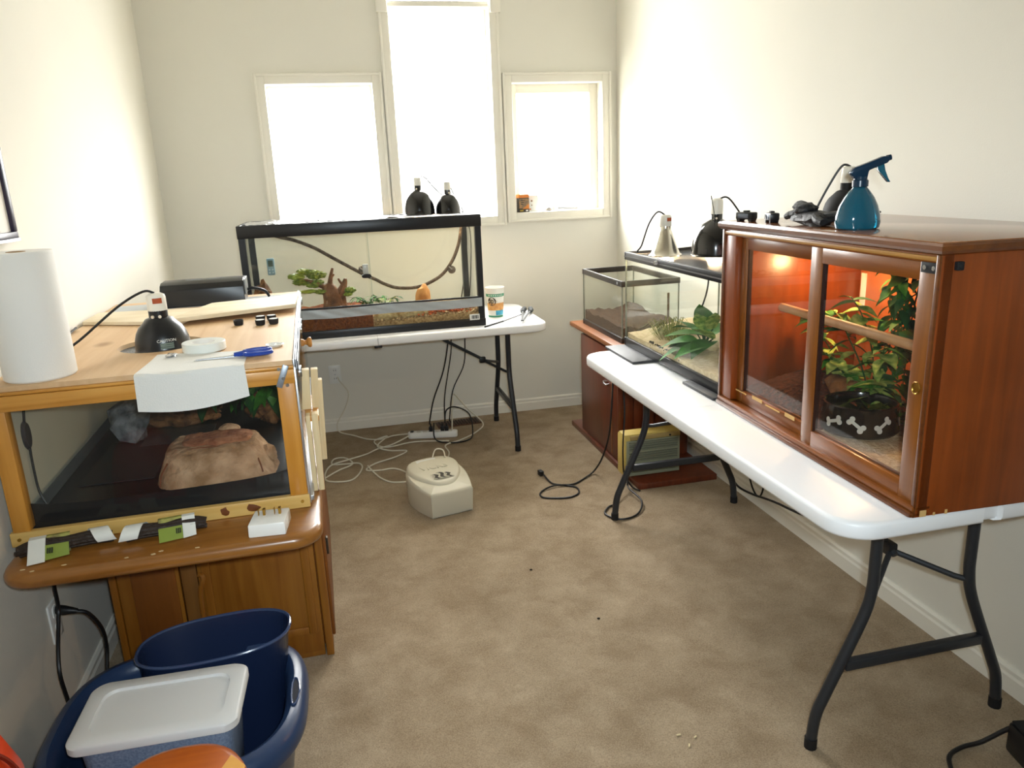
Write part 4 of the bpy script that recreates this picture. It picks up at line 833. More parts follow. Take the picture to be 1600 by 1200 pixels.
B(MB().prism_axis([(.034, .152), (.052, .156), (.056, .140), (.064, .122), (.070, .112), (.064, .112), (.050, .128), (.040, .140)], -.007, .007, 'y'), 'trigger', teal, t, .002)
B(MB().cyl((.058, 0, .169), (.068, 0, .171), .007, n=14), 'nozzle', teald, t)
B(MB().cyl((0, 0, .106), (0, 0, .006), .002, n=6), 'dip_tube', whites, t)
m = MB(); fab = pmat('black_leather', '17181a', .55, bump=.5, bscale=50)
t = thing('leather_glove', 'pair of black gloves heaped on the cabinet beside the spray bottle', 'gloves', C2W(.075, .575, zt))
P = lambda x, y, z: tuple(Vector((x, y, z)))
B(MB().blob((0, 0, .019), (.034, .085, .021), 3, .3, 1.8, 3, .0), 'glove', fab, t); B(MB().blob((-.004, .035, .042), (.026, .042, .018), 6, .35, 2, 3, .01), 'glove', fab, t)
for i, (a, b_, c_) in enumerate((((-.005, .065, .03), (-.01, .095, .026), (-.012, .112, .02)), ((.01, .06, .05), (.012, .085, .054), (.008, .098, .048)), ((.0, -.05, .024), (.01, -.085, .03), (.012, -.10, .024)), ((-.015, -.03, .025), (-.028, -.06, .018), (-.03, -.085, .013)))):
    B(MB().tube([a, b_, c_], [.013, .009], 10, 5), 'finger', fab, t)
for lab, q, rz in (('small black plastic clip at the far end of the cabinet top', (.035, .872, zt), 20), ('small black plastic clip nearer the gloves on the cabinet top', (.065, .775, zt), -15)):
    t = thing('plastic_clip', lab, 'clip', C2W(*q), rz)
    BO('body', black, t, -.014, .014, -.032, .032, .006, .028, .004); BO('lens_band', pmat('grey_lens', '6d7480', .2, metal=.4), t, -.016, -.013, -.018, .02, .01, .024, .001)
    for y in (-.022, .022): B(MB().cyl((-.012, y, .006), (.012, y, .006), .007, n=12), 'foot_roller', black, t)
    BO('top_button', blackm, t, -.006, .006, -.01, .01, .028, .033, .002)

# ------------------------------------------------------------------ cords and box under / near the right table
t = thing('electric_cord', 'black cord with plug lying loose on the carpet beside the right table', 'cord', (.93, 3.54, 0))
B(MB().tube([(.937, 3.53, .012), (.95, 3.43, .005), (1.0, 3.385, .005), (1.05, 3.34, .005), (1.04, 3.27, .005), (.98, 3.235, .005), (.88, 3.26, .005), (.855, 3.30, .005), (.88, 3.35, .006), (.95, 3.385, .010), (1.045, 3.38, .006), (1.13, 3.44, .006), (1.20, 3.49, .02), (1.22, 3.42, .12), (1.24, 3.38, .25), (1.27, 3.42, .40), (1.30, 3.48, .52), (1.32, 3.5, .62)], .0045, 8, 6), 'cable', cord_b, t, world=True)
pb = B(MB().obox((.928, 3.56, .014), (.022, .036, .026), rotm(0, 0, 10)), 'plug', cord_b, t, .003, world=True)
for x in (-.005, .005): B(MB().obox((.925+x, 3.585, .016), (.0015, .018, .006), rotm(0, 0, 10)), 'prong', brass, t, world=True)
cord('black cord looping around the far left leg of the right table', [(1.30, 3.30, .10), (1.25, 3.22, .05), (1.17, 3.10, .01), (1.12, 3.07, .006), (1.08, 3.00, .006), (1.13, 2.93, .006), (1.22, 2.96, .006), (1.28, 3.06, .02), (1.27, 3.20, .03), (1.30, 3.28, .05)], cord_b, .0045)
cord('black cord dangling in front of the old cream heater', [(1.28, 3.34, .62), (1.29, 3.30, .42), (1.275, 3.28, .25), (1.27, 3.27, .16), (1.285, 3.29, .06), (1.31, 3.25, .008), (1.33, 3.20, .006)], cord_b, .004)
cord('black cord bundle sagging behind the far right leg of the right table', [(1.70, 3.17, .40), (1.70, 3.12, .25), (1.71, 3.08, .16), (1.72, 3.02, .09), (1.72, 2.95, .07), (1.72, 2.83, .085), (1.725, 2.75, .10), (1.73, 2.66, .115), (1.735, 2.5, .135), (1.75, 2.35, .16)], cord_b, .005)
cord('second black cord hanging under the right table near the wall', [(1.73, 2.9, .60), (1.735, 2.95, .3), (1.735, 2.88, .12), (1.73, 2.80, .085), (1.74, 2.78, .16), (1.745, 2.79, .3), (1.75, 2.8, .6)], cord_b, .004)
t = thing('power_adapter', 'black electrical box with cord at the bottom right corner on the carpet', 'adapter', (1.66, 1.27, 0), -12)
BO('case', black, t, -.09, .12, -.10, .055, 0, .085, .008); BO('case_lid', blackm, t, -.085, .115, -.095, .05, .085, .092, .003)
BO('label_plate', pmat('dim_label', '3d423a', .5), t, -.05, .02, -.103, -.0995, .02, .06)
B(MB().tube([(-.05, .02, .092), (-.08, .05, .07), (-.14, .07, .012), (-.20, .06, .006), (-.25, .03, .006), (-.275, -.03, .006), (-.29, -.08, .006), (-.33, -.12, .006)], .006, 8, 6), 'cable', cord_b, t)
# wood chips on the carpet
for i, (x, y, l, lab) in enumerate(((.79, 1.62, .012, 'tiny pale wood chip, left of the pair on the carpet near the table leg'), (.83, 1.60, .010, 'tiny pale wood chip, right of the pair on the carpet near the table leg'), (.80, 1.575, .012, 'tiny pale wood chip, nearest of three on the carpet by the table leg'))):
    o = B(MB().obox((x, y, .002), (l, .004, .003), rotm(0, 0, 30*i)), 'wood_chip', pmat('chip_tan', 'd8c8a0', .8)); tag(o, lab, 'wood chip', 'wood chips on the carpet')
for x, y, lab in ((.77, 2.22, 'small dark crumb in the middle of the carpet'), (.63, 2.62, 'small dark crumb on the carpet right of the desk')):
    o = B(MB().blob((x, y, .003), (.006, .004, .003), 3, .5, 2, 1), 'dark_crumb', pmat('dark_bit', '231a12', .9)); tag(o, lab, 'crumb')

# ------------------------------------------------------------------ wooden desk under the left enclosure
DKR = 1.2
dk = thing('wooden_desk', 'honey wooden desk with rounded top and cabinet base carrying the left enclosure', 'desk', (-.10, 1.815, 0), DKR)   # local x -0.75..0, y 0..1.5
poly = rrect(-.742, 0, 0, 1.52, .075, 8)
cx_, cy_ = -.371, .76
def ins(i, z): return [(x+(cx_-x)/abs(cx_-x)*i if abs(cx_-x) > 1e-6 else x, y+(cy_-y)/abs(cy_-y)*i if abs(cy_-y) > 1e-6 else y, z) for x, y in poly]
B(MB().loft([ins(.014, .615), ins(.004, .619), ins(0, .628), ins(0, .640), ins(.005, .650), ins(.014, .655)]), 'desktop', oak, dk, ang=60)
def DB(nm, mat, *a, bevel=.003, parent=None): return B(MB().box(*a), nm, mat, parent or dk, bevel)
DB('carcass', oakd, -.632, -.046, .485, 1.42, .03, .614)
DB('side_panel', oakz, -.046, -.022, .462, 1.43, 0, .614); DB('side_panel', oakz, -.648, -.628, .462, 1.43, 0, .614)
DB('side_moulding', oakd, -.022, -.012, .50, 1.40, .05, .60)
dr = DB('cabinet_door', oakz, -.626, -.452, .466, .488, .05, .612)
DB('door_panel', oakd, -.588, -.462, .461, .467, .09, .58, parent=dr)
DB('centre_stile', wood('stile_painted_shade', '6e4416', '7f5220', 'z', 5, .5), -.448, -.402, .466, .488, .02, .612)  # darker wood, shade of the gap between the panels painted in
d2 = DB('cabinet_panel', oakz, -.400, -.05, .466, .488, .02, .612)
for a in ((-.388, -.362, .09, .60), (-.092, -.066, .09, .60)): DB('panel_stile', oakz, a[0], a[1], .459, .467, a[2], a[3], parent=d2)
DB('panel_rail', oakz, -.362, -.092, .459, .467, .09, .118, parent=d2); DB('panel_rail', oakz, -.362, -.092, .459, .467, .572, .60, parent=d2)
B(MB().tube([(-.396, .464, .36), (-.384, .456, .352), (-.398, .456, .30), (-.400, .456, .20), (-.400, .456, .10)], .008, 8, 5), 'carved_trim', oakz, d2)
DB('plinth', oakz, -.40, -.05, .47, .49, 0, .03); DB('hinge', pmat('dark_hinge', '4a4238', .4, metal=.6), -.012, -.004, .53, .55, .33, .39)
pale = pmat('pale_drip', 'c9b48c', .7)
for x, y in ((-.69, .035), (-.665, .02), (-.60, .03), (-.46, .02), (-.40, .018), (-.385, .03), (-.30, .02)): B(MB().blob((x, y, .6552), (.007, .004, .0012), int(-x*100), .4, 2, 1), 'paint_spot', pale, dk)

# ------------------------------------------------------------------ left reptile enclosure
CG = (-.137, 2.01, .655); CGR = 1.6; CW, CLn, CHt = .715, 1.37, .41
GM = Matrix.Translation(CG) @ Matrix.Rotation(R(CGR), 4, 'Z')
def G2W(x, y, z): return tuple(GM @ Vector((x, y, z)))
cg = thing('reptile_enclosure', 'pine framed reptile enclosure with plywood top and glass front on the desk', 'enclosure', CG, CGR)
def GB(nm, mat, *a, bevel=.002, parent=None, **k): return B(MB().box(*a), nm, mat, parent or cg, bevel, **k)
GB('floor_panel', oakd, -CW, 0, .0, CLn, .0, .018)
rl = GB('bottom_rail', wood('pale_pine_rail', 'c39a50', 'dcb870', 'x', 4, .4, knots=6, dark='7a4212'), -CW-.008, .004, -.020, .0, 0.001, .038)
for x in (-CW+.012, -.016): B(MB().cyl((x, -.023, .02), (x, -.019, .02), .0045, n=10), 'screw', brass, rl)
for x, w_ in ((-.215, .028), (-.145, .04)): B(MB().blob((x, -.0195, .02), (w_*.45, .0012, .013), int(w_*1000), .5, 2, 2), 'knot', pmat('knot_brown', '6a3810', .6), rl)
GB('front_stile', pinez, -CW, -CW+.040, -.016, .022, .038, .352); GB('front_stile', pinez, -.045, 0, -.016, .022, .038, .352)
GB('top_rail', pine, -CW-.002, .002, -.018, .024, .350, .388); GB('top_rail_cap', pine, -CW-.002, .002, -.013, .024, .389, .3965)
GB('rear_post', pinez, -.045, 0, CLn-.04, CLn, .018, .39); GB('rear_post', pinez, -CW, -CW+.04, CLn-.04, CLn, .018, .39)
GB('side_rail', pine, -.03, 0, .024, CLn-.04, .350, .396); GB('side_rail', pine, -.03, 0, .022, CLn-.04, .018, .05)
GB('front_pane', glass('front_glass', (.97, .972, .97), .8, .004), -CW+.036, -.041, .004, .008, .036, .352, bevel=0)
GB('inside_wall', pmat('pale_liner', 'c4bfa8', .6), -CW, -CW+.010, .022, CLn, .018, .39)
GB('back_wall', pmat('dark_liner', '2c2822', .7), -CW+.01, -.045, CLn-.012, CLn, .018, .39)
GB('liner_floor', pmat('black_liner', '15161a', .28), -CW+.012, -.006, .026, CLn-.014, .018, .022)
lin_m = MATS['black_liner']
B(MB().sheet(lambda u, v: (-CW+.014+(CW-.022)*u, .016+.012*v*(1-v), .02+v*(.062+.022*abs(2*u-1)**4+.008*u)), 30, 3, .0015), 'liner_front', lin_m, cg)
B(MB().sheet(lambda u, v: (-.012-.01*v, .026+1.2*u, .02+.075*v), 12, 2, .0015), 'liner_side', lin_m, cg)
B(MB().sheet(lambda u, v: (-CW+.013+.012*v, .026+1.2*u, .022+.05*v), 12, 2, .0015), 'skirting', pmat('grey_skirting', '5c6468', .4), cg)
# plywood top with round lamp hole
def plate_hole(x0, x1, y0, y1, z0, z1, hx, hy, hr):
    angs = sorted([2*math.pi*i/64 for i in range(64)]+[math.atan2(y-hy, x-hx) % (2*math.pi) for x in (x0, x1) for y in (y0, y1)])
    o, n_ = [], []
    for a in angs:
        c_, s_ = math.cos(a), math.sin(a); ts = []
        if c_ > 1e-9: ts.append((x1-hx)/c_)
        if c_ < -1e-9: ts.append((x0-hx)/c_)
        if s_ > 1e-9: ts.append((y1-hy)/s_)
        if s_ < -1e-9: ts.append((y0-hy)/s_)
        q = min(ts); o.append((hx+c_*q, hy+s_*q)); n_.append((hx+c_*hr, hy+s_*hr))
    return MB().loft([[(x, y, z0) for x, y in n_], [(x, y, z0) for x, y in o], [(x, y, z1) for x, y in o], [(x, y, z1) for x, y in n_]], closed=True)
HX, HY, HR = -.382, .385, .117
B(plate_hole(-CW, 0, -.004, CLn, .397, .41, HX, HY, HR), 'plywood_top', ply, cg)
B(MB().lathe([(.001, .3945), (HR+.02, .3945), (HR+.02, .3965), (.001, .3965)], (HX, HY, 0), 40), 'mesh_screen', pmat('wire_mesh', '8e9296', .45, metal=.6, col2='3c4044', vscale=220), cg)
GB('duct_tape', ducttape, -CW+.02, -.03, 1.13, 1.30, .41, .4112, bevel=0); GB('duct_tape', ducttape, -.25, -.02, 1.06, 1.15, .4105, .4118, bevel=0)
b_ = B(MB().obox((-.028, -.019, .372), (.016, .003, .062), rotm(0, 22, 0)), 'mending_plate', zinc, cg, .002)
for i, (x, z) in enumerate(((-.035, .392), (-.026, .367), (-.018, .348))): B(MB().cyl((x, -.023, z), (x, -.019, z), .0045, n=10), 'screw', metal, b_)
# right hand side: aluminium tracks, sliding panes, bolts, knob, wood blocks
tr = GB('door_track', alu, .001, .006, -.01, CLn, .375, .414, bevel=.001); GB('track_lip', alu, .008, .0105, -.01, CLn, .385, .412, parent=tr, bevel=0); GB('track_lip', alu, .013, .015, -.01, CLn, .385, .408, parent=tr, bevel=0); GB('track_web', blackm, .006, .013, -.009, CLn, .384, .388, parent=tr, bevel=0)
GB('door_track', alu, .001, .015, -.004, CLn, .012, .026, bevel=.001)
GB('corner_angle', alu, .001, .007, -.014, -.006, .01, .392, bevel=.001)
GB('side_pane', gls, .003, .006, .0, .75, .026, .385, bevel=0); GB('side_pane', gls, .0085, .0115, .62, CLn-.01, .026, .385, bevel=0)
for y, z in ((.045, .375), (.60, .392), (.70, .394), (1.2, .400)): B(MB().box(.010, .020, y-.010, y+.010, z-.022, z+.006).cyl((.014, y-.013, z-.01), (.014, y+.013, z-.01), .006, n=10), 'bolt', metal, cg, .001)
B(MB().cyl((.012, .62, .325), (.028, .62, .325), .007, n=14).lathe([(.001, 0), (.012, 0), (.016, .004), (.016, .009), (.010, .013), (.001, .013)], (0, 0, 0), 20), 'tmp', pine, cg)
kb = [o for o in COL.objects if o.name.startswith('tmp')][0]; bpy.data.objects.remove(kb)
kp = MB(); kp.tube([(.0115+d, .60, .335) for d in (0, .010, .012, .016, .019, .024, .030, .034, .036)], [.013, .011, .008, .008, .009, .016, .018, .016, .010], 18); B(kp, 'wooden_knob', wood('knob_wood', 'a56a2a', 'c98c46', 'x', 8, .4), cg)
blk = B(MB().hexa([(.004, .17, .222), (.030, .17, .222), (.030, .205, .222), (.004, .205, .222)], [(.016, .17, .338), (.036, .17, .338), (.036, .205, .338), (.016, .205, .338)]), 'wood_block', rawpine, cg, .002)
B(MB().hexa([(.033, .18, .218), (.052, .18, .218), (.052, .21, .218), (.033, .21, .218)], [(.040, .18, .336), (.060, .18, .336), (.060, .21, .336), (.040, .21, .336)]), 'wood_block', rawpine, cg, .002)
B(MB().hexa([(.012, .09, .0), (.026, .09, .0), (.026, .125, .0), (.012, .125, .0)], [(.014, .09, .226), (.026, .09, .226), (.026, .125, .226), (.014, .125, .226)]), 'wood_block', rawpine, cg, .002)
B(MB().hexa([(.028, .09, .0), (.044, .09, .0), (.044, .125, .0), (.028, .125, .0)], [(.030, .09, .228), (.048, .09, .228), (.048, .125, .228), (.030, .125, .228)]), 'wood_block', rawpine, cg, .002)
B(MB().hexa([(.040, .33, .006), (.058, .33, .006), (.058, .36, .006), (.040, .36, .006)], [(.050, .33, .266), (.068, .33, .266), (.068, .36, .266), (.050, .36, .266)]), 'wood_block', rawpine, cg, .002)
GB('block_backing', pine, .012, .050, .10, .33, .205, .222)
# inside the enclosure
o = B(MB().box(-.80, -.59, 2.30, 2.69, .6795, .682), 'heat_mat', pmat('heat_mat', '26282a', .5)); tag(o, 'flat dark heat mat on the floor inside the left enclosure', 'heat mat')
t = thing('cord_switch', 'dark inline cord switch hanging on the pale wall inside the enclosure', 'switch', (-.846, 2.145, .86))
B(MB().lathe([(.001, -.006), (.010, -.006), (.012, 0), (.010, .006), (.001, .006)], (0, 0, 0), 24), 'dial', pmat('smoky_switch', '3a3538', .3), t).matrix_local = Matrix.Translation((.004, 0, .035)) @ Matrix.Rotation(R(90), 4, 'Y') @ Matrix.Diagonal((3.4, 1.9, 1, 1))
B(MB().tube([(.006, 0, .07), (.004, .02, .11), (.002, .035, .17)], .0035, 8, 5), 'cable', cord_b, t); B(MB().tube([(.006, 0, 0), (.006, -.004, -.05), (.010, -.01, -.12), (.03, -.02, -.17)], .0035, 8, 5), 'cable', cord_b, t)
# sandstone hide: stepped block with sloped sides
def rock(name, label, mat, rings, seed, amp=.012, sub=2):
    m = MB(); n = 72; rr = []
    for (cx, cy, a, b, z) in rings:
        p = superell(a, b, 3.2, n); rr.append([Vector((cx+x, cy+y, z)) for x, y in p])
    fine = []
    for i in range(len(rr)-1):
        for s in range(8): fine.append([rr[i][j].lerp(rr[i+1][j], s/8) for j in range(n)])
    fine.append(rr[-1]); last = rr[-1]; c = sum(last, Vector())/n
    for s in (.75, .5, .25, .06): fine.append([c+(v-c)*s for v in last])
    lo = min(v.z for v in fine[0])
    for rg in fine:
        for v in rg:
            d = Vector((noise.noise(v*22+Vector((seed, 0, 0))), noise.noise(v*22+Vector((0, seed, 5))), noise.noise(v*26+Vector((7, 0, seed)))))*amp + Vector((noise.noise(Vector((v.x*70, v.y*70, v.z*18))), noise.noise(Vector((v.x*70+3, v.y*70, v.z*18))), noise.noise(v*90)*.6))*amp*.55
            v += d; v.z = max(v.z, lo)
    o = B(m.loft(fine), name, mat, ang=50); return o
hide_t = thing('rock_hide', 'sandstone coloured rock hide with reddish basin inside the left enclosure', 'hide', (-.405, 2.30, .677))
o = rock('stone_body', '', sandstone, [(-.400, 2.285, .168, .125, .677), (-.405, 2.30, .150, .110, .72), (-.412, 2.315, .134, .094, .760), (-.412, 2.325, .122, .082, .770)], 3, .007)
o.parent = hide_t; o.location = Vector(o.location)-Vector((-.405, 2.30, .677))
o = rock('basin_top', '', redstone, [(-.402, 2.335, .105, .060, .758), (-.402, 2.338, .100, .055, .776), (-.40, 2.342, .085, .042, .781)], 9, .005)
o.parent = hide_t; o.location = Vector(o.location)-Vector((-.405, 2.30, .677))
for P in ([(-.515, 2.262, .756), (-.47, 2.244, .748), (-.43, 2.236, .742), (-.39, 2.236, .745), (-.34, 2.240, .752), (-.30, 2.262, .758)], [(-.50, 2.262, .766), (-.44, 2.258, .772), (-.38, 2.256, .770), (-.33, 2.264, .772)], [(-.53, 2.225, .745), (-.545, 2.20, .72), (-.55, 2.185, .69)], [(-.29, 2.25, .745), (-.275, 2.21, .72), (-.268, 2.19, .70)]):
    B(MB().tube(P, [.0028, .0022], 6, 6), 'crack', pmat('rusty_crack', '7a4a30', .95), hide_t, world=True)
B(MB().blob((-.375, 2.395, .775), (.035, .022, .022), 5, .2, 2, 3), 'knob_rock', sandstone, hide_t, world=True)
B(MB().blob((-.262, 2.30, .715), (.026, .03, .032), 15, .3, 2, 3), 'side_rock', sandstone, hide_t, world=True)
o = B(MB().blob((-.745, 2.72, .742), (.064, .056, .075), 11, .75, 1.5, 2, .677), 'slate_rock', slate, ang=4); tag(o, 'jagged grey slate rock at the left inside the enclosure', 'rock')
o = B(MB().box(-.70, -.48, 2.62, 2.80, .677, .683), 'slate_tile', pmat('dark_tile', '3a3e40', .35), bevel=.001); tag(o, 'flat dark slate tile on the floor beside the grey rock', 'tile')
t = thing('driftwood_log', 'large brown driftwood log across the middle of the enclosure', 'driftwood', (-.57, 2.86, .677))
B(MB().blob((-.03, 0, .055), (.135, .06, .062), 21, .5, 1.8, 4, .0), 'log', bark, t); B(MB().blob((.06, -.01, .085), (.05, .05, .055), 25, .5, 2, 4), 'log_stub', bark, t)
B(MB().tube([(-.10, .0, .09), (.0, -.02, .12), (.11, .02, .13)], [.03, .018], 10, 5), 'branch', bark, t)
t = thing('driftwood_stump', 'forked brown driftwood stump at the right inside the enclosure', 'driftwood', (-.29, 2.80, .677))
B(MB().blob((0, 0, .045), (.075, .05, .055), 31, .5, 2, 4, .0), 'stump', bark, t)
B(MB().tube([(.03, 0, .06), (.055, 0, .10), (.06, -.005, .14)], [.026, .012], 10, 5), 'fork', bark, t); B(MB().tube([(-.03, 0, .07), (-.05, 0, .10), (-.07, .0, .12)], [.026, .014], 10, 5), 'fork', bark, t); B(MB().tube([(.0, -.03, .03), (.01, -.05, .01), (.005, -.06, .0)], [.03, .012], 10, 5), 'root', bark, t)
big2 = [leaf_mesh('wide_leaf_a', .11, .06, leafg, .35, .3, 8), leaf_mesh('wide_leaf_b', .10, .055, leafd, .45, .3, 8)]
rnd = random.Random(77)
t = thing('ivy_plant', 'green broad leaved vine hanging in the back of the left enclosure', 'plant', (-.36, 2.95, .677))
for i in range(64):
    p = (rnd.uniform(-.22, .17), rnd.uniform(-.06, .10), rnd.uniform(.06, .33)) if i < 26 else (rnd.uniform(-.14, .15), rnd.uniform(-.24, -.05), rnd.uniform(.085, .19)); d = (rnd.uniform(-.6, .6), rnd.uniform(-1, -.2), rnd.uniform(-.8, .2))
    inst(big2[0 if rnd.random() < .5 else 1], 'leaf', t, aim(p, d, rnd.uniform(-30, 30), rnd.uniform(.6, 1.0)))
for a, b in ((-.2, -.05), (-.05, .05), (.12, .16)): B(MB().tube([(a, .02, .0), (a+.03, .03, .12), (b, .04, .24), (b+.04, .03, .36)], .004, 6, 5), 'stem', leafd, t)

# ------------------------------------------------------------------ on top of the enclosure
ZT = 1.065
t = thing('paper_towel_roll', 'white paper towel roll standing on the left corner of the enclosure', 'paper towel', (-.752, 2.078, ZT))
B(MB().loft([[(r*math.cos(2*math.pi*j/48), r*math.sin(2*math.pi*j/48), z) for j in range(48)] for r, z in ((.021, .0), (.078, 0), (.0815, .004), (.081, .15), (.080, .306), (.077, .311), (.021, .310))], closed=True), 'towel_sheets', pmat('towel_paper', 'e9e8e4', .95, bump=.12, bscale=300), t)
B(MB().loft([[(r*math.cos(2*math.pi*j/24), r*math.sin(2*math.pi*j/24), z) for j in range(24)] for r, z in ((.0185, .001), (.0208, .001), (.0208, .311), (.0185, .311))], closed=True), 'cardboard_core', pmat('cardboard', 'a98a62', .9), t)
dome_lamp('black dome lamp with CAUTION print over the hole in the enclosure top', G2W(HX+.012, HY-.03, .398), .076, .098, pmat('black_lamp_satin', '17181b', .3), .048, 0, [G2W(HX+.01, HY-.03, .566), G2W(HX-.02, HY-.03, .572), G2W(HX-.09, HY-.04, .535), G2W(HX-.20, HY-.06, .45), G2W(HX-.26, HY-.07, .418), G2W(HX-.30, HY+.10, .416), G2W(-CW-.002, .8, .416)], True, [-112, -72], 'dome', .026, caution=True)
o = B(MB().hexa([(-.875, 2.86, 1.067), (-.53, 2.70, 1.067), (-.47, 3.0, 1.067), (-.875, 3.06, 1.067)], [(-.875, 2.86, 1.079), (-.53, 2.70, 1.079), (-.47, 3.0, 1.079), (-.875, 3.06, 1.079)]), 'plywood_board', plyl, bevel=.001); tag(o, 'loose pale plywood board at the left on the enclosure top', 'board')
o = B(MB().hexa([(-.565, 2.672, 1.066), (-.158, 2.82, 1.066), (-.158, 3.08, 1.066), (-.468, 3.0, 1.066)], [(-.565, 2.672, 1.080), (-.158, 2.82, 1.080), (-.158, 3.08, 1.080), (-.468, 3.0, 1.080)]), 'plywood_board', wood('plywood_pale2', 'd9c8a6', 'e8dabf', 'x', 4, .6, knots=7, dark='b08a5c'), bevel=.001)
tag(o, 'loose pale plywood board reaching the right edge of the enclosure top', 'board')
for ob in (o,): ob.location.z += .0135
t = thing('electronics_box', 'long black box with vent slots standing at the back of the enclosure', 'electronics', (-.515, 3.20, ZT+.002), 2)
B(MB().prism_axis([(-.065, 0), (.09, 0), (.09, .078), (.075, .092), (-.02, .092), (-.045, .084), (-.062, .066)], -.158, .150, 'x'), 'case', pmat('black_ballast', '1b1c1f', .32), t, .003, ang=22)
BO('end_cap', pmat('silver_end', '8d9196', .3, metal=.5), t, .150, .156, -.05, .08, .03, .09, .003)
for i in range(20):
    if i == 9 or i == 10: continue
    BO('vent_slot', pmat('vent_dark', '6a6c6e', .6), t, -.07+i*.0068, -.0665+i*.0068, .02, .05, .0915, .0928)
B(MB().tube([(.156, .02, .04), (.18, .02, .045), (.22, .03, .03), (.235, .05, .004)], .006, 8, 5), 'cable', cord_b, t)
for i, (x, y, z, lab) in enumerate(((-.334, 2.62, 0, 'single black bottle cap lying apart on the plywood top'), (-.262, 2.587, 0, 'black bottle cap with pale rim left front of the cap group'), (-.22, 2.591, 0, 'black bottle cap with pale rim right front of the cap group'), (-.268, 2.665, 0, 'black bottle cap with pale rim left back of the cap group'), (-.232, 2.668, 0, 'black bottle cap with pale rim right back of the cap group'))):
    t = thing('bottle_cap', lab, 'cap', (x, y, ZT), 30*i)
    B(MB().lathe([(.012, 0), (.0145, .002), (.016, .012), (.016, .018), (.0135, .018), (.0125, .004)], n=20), 'cap_wall', blackm, t)
    if i: B(MB().lathe([(.001, .0165), (.0135, .0165), (.0135, .0185), (.001, .0185)], n=20), 'liner', whites, t)
t = thing('tape_roll', 'roll of white tape lying on the paper towel sheet', 'tape', (-.385, 2.235, ZT+.002))
B(MB().loft([[(r*math.cos(2*math.pi*j/40), r*math.sin(2*math.pi*j/40), z) for j in range(40)] for r, z in ((.034, 0), (.057, 0), (.058, .001), (.058, .023), (.057, .024), (.034, .024))], closed=True), 'tape_winding', pmat('translucent_tape', 'dfe2dd', .35), t)
B(MB().loft([[(r*math.cos(2*math.pi*j/32), r*math.sin(2*math.pi*j/32), z) for j in range(32)] for r, z in ((.031, .0005), (.0338, .0005), (.0338, .0235), (.031, .0235))], closed=True), 'core', whites, t)
def pap(u, v):
    # flat on top, folding over the front edge
    xa, xb = -.517+.012*v, -.262+.012*(1-v); x = xa+(xb-xa)*u
    yf = 1.979+.004*u; L = .235-.045*u; d = .093-.012*u+.012*math.sin(u*3.1)*1.2
    s = v*(L+d)
    if s < d: return (x, yf-.003-.004*math.sin(u*5), ZT+.002-(d-s)+.0)
    return (x-.0*(s-d), yf+(s-d), ZT+.0018+.0010*math.sin(u*7+s*20))
o = B(MB().sheet(pap, 24, 40, -.0007), 'paper_towel_sheet', pmat('sheet_paper', 'dcdcd8', .95, bump=.15, bscale=250)); tag(o, 'white paper towel sheet draped over the front edge of the enclosure', 'paper towel')
t = thing('scissors', 'pair of scissors with blue handles on the paper towel sheet', 'scissors', (-.30, 2.09, ZT+.004), 8)
blue = pmat('blue_plastic', '1d3f9a', .35)
B(MB().hexa([(-.09, -.002, .0), (.02, -.007, .0), (.02, .004, .0), (-.09, .0, .0)], [(-.09, -.002, .0015), (.02, -.007, .0015), (.02, .004, .0015), (-.09, .0, .0015)]), 'blade', metal, t)
B(MB().hexa([(-.085, .001, .0016), (.02, -.003, .0016), (.02, .009, .0016), (-.085, .004, .0016)], [(-.085, .001, .003), (.02, -.003, .003), (.02, .009, .003), (-.085, .004, .003)]), 'blade', metal, t)
B(MB().cyl((.008, .001, .003), (.008, .001, .0048), .004, n=12), 'pivot', metal, t)
for sg in (-1, 1):
    c_ = (.072, .019*sg); P = [(.016, -.002*sg, .005), (.034, .006*sg, .006)]
    B(MB().tube([(c_[0]+.034*math.cos(a*.5236), c_[1]+.015*math.sin(a*.5236), .007) for a in range(12)], .0055, 8, 3, True), 'handle', blue, t)
    B(MB().tube([(.012, .001*sg, .005), (.03, .006*sg, .006), (.042, .014*sg, .007)], .006, 8, 4), 'handle_neck', blue, t)
t = thing('small_dish', 'small glossy white lid lying at the right of the enclosure top', 'lid', (-.193, 2.21, ZT))
B(MB().lathe([(.001, .002), (.018, .002), (.024, .007), (.026, .006), (.019, 0), (.001, 0)], n=24), 'rim', whites, t); B(MB().lathe([(.001, .008), (.005, .007), (.006, .002)], n=12), 'centre_knob', whites, t)
o = B(MB().blob((-.46, 2.165, ZT+.008), (.014, .011, .006), 2, .6, 3, 2), 'foil_scrap', foil); tag(o, 'tiny crumpled foil scrap at the corner of the paper sheet', 'foil')

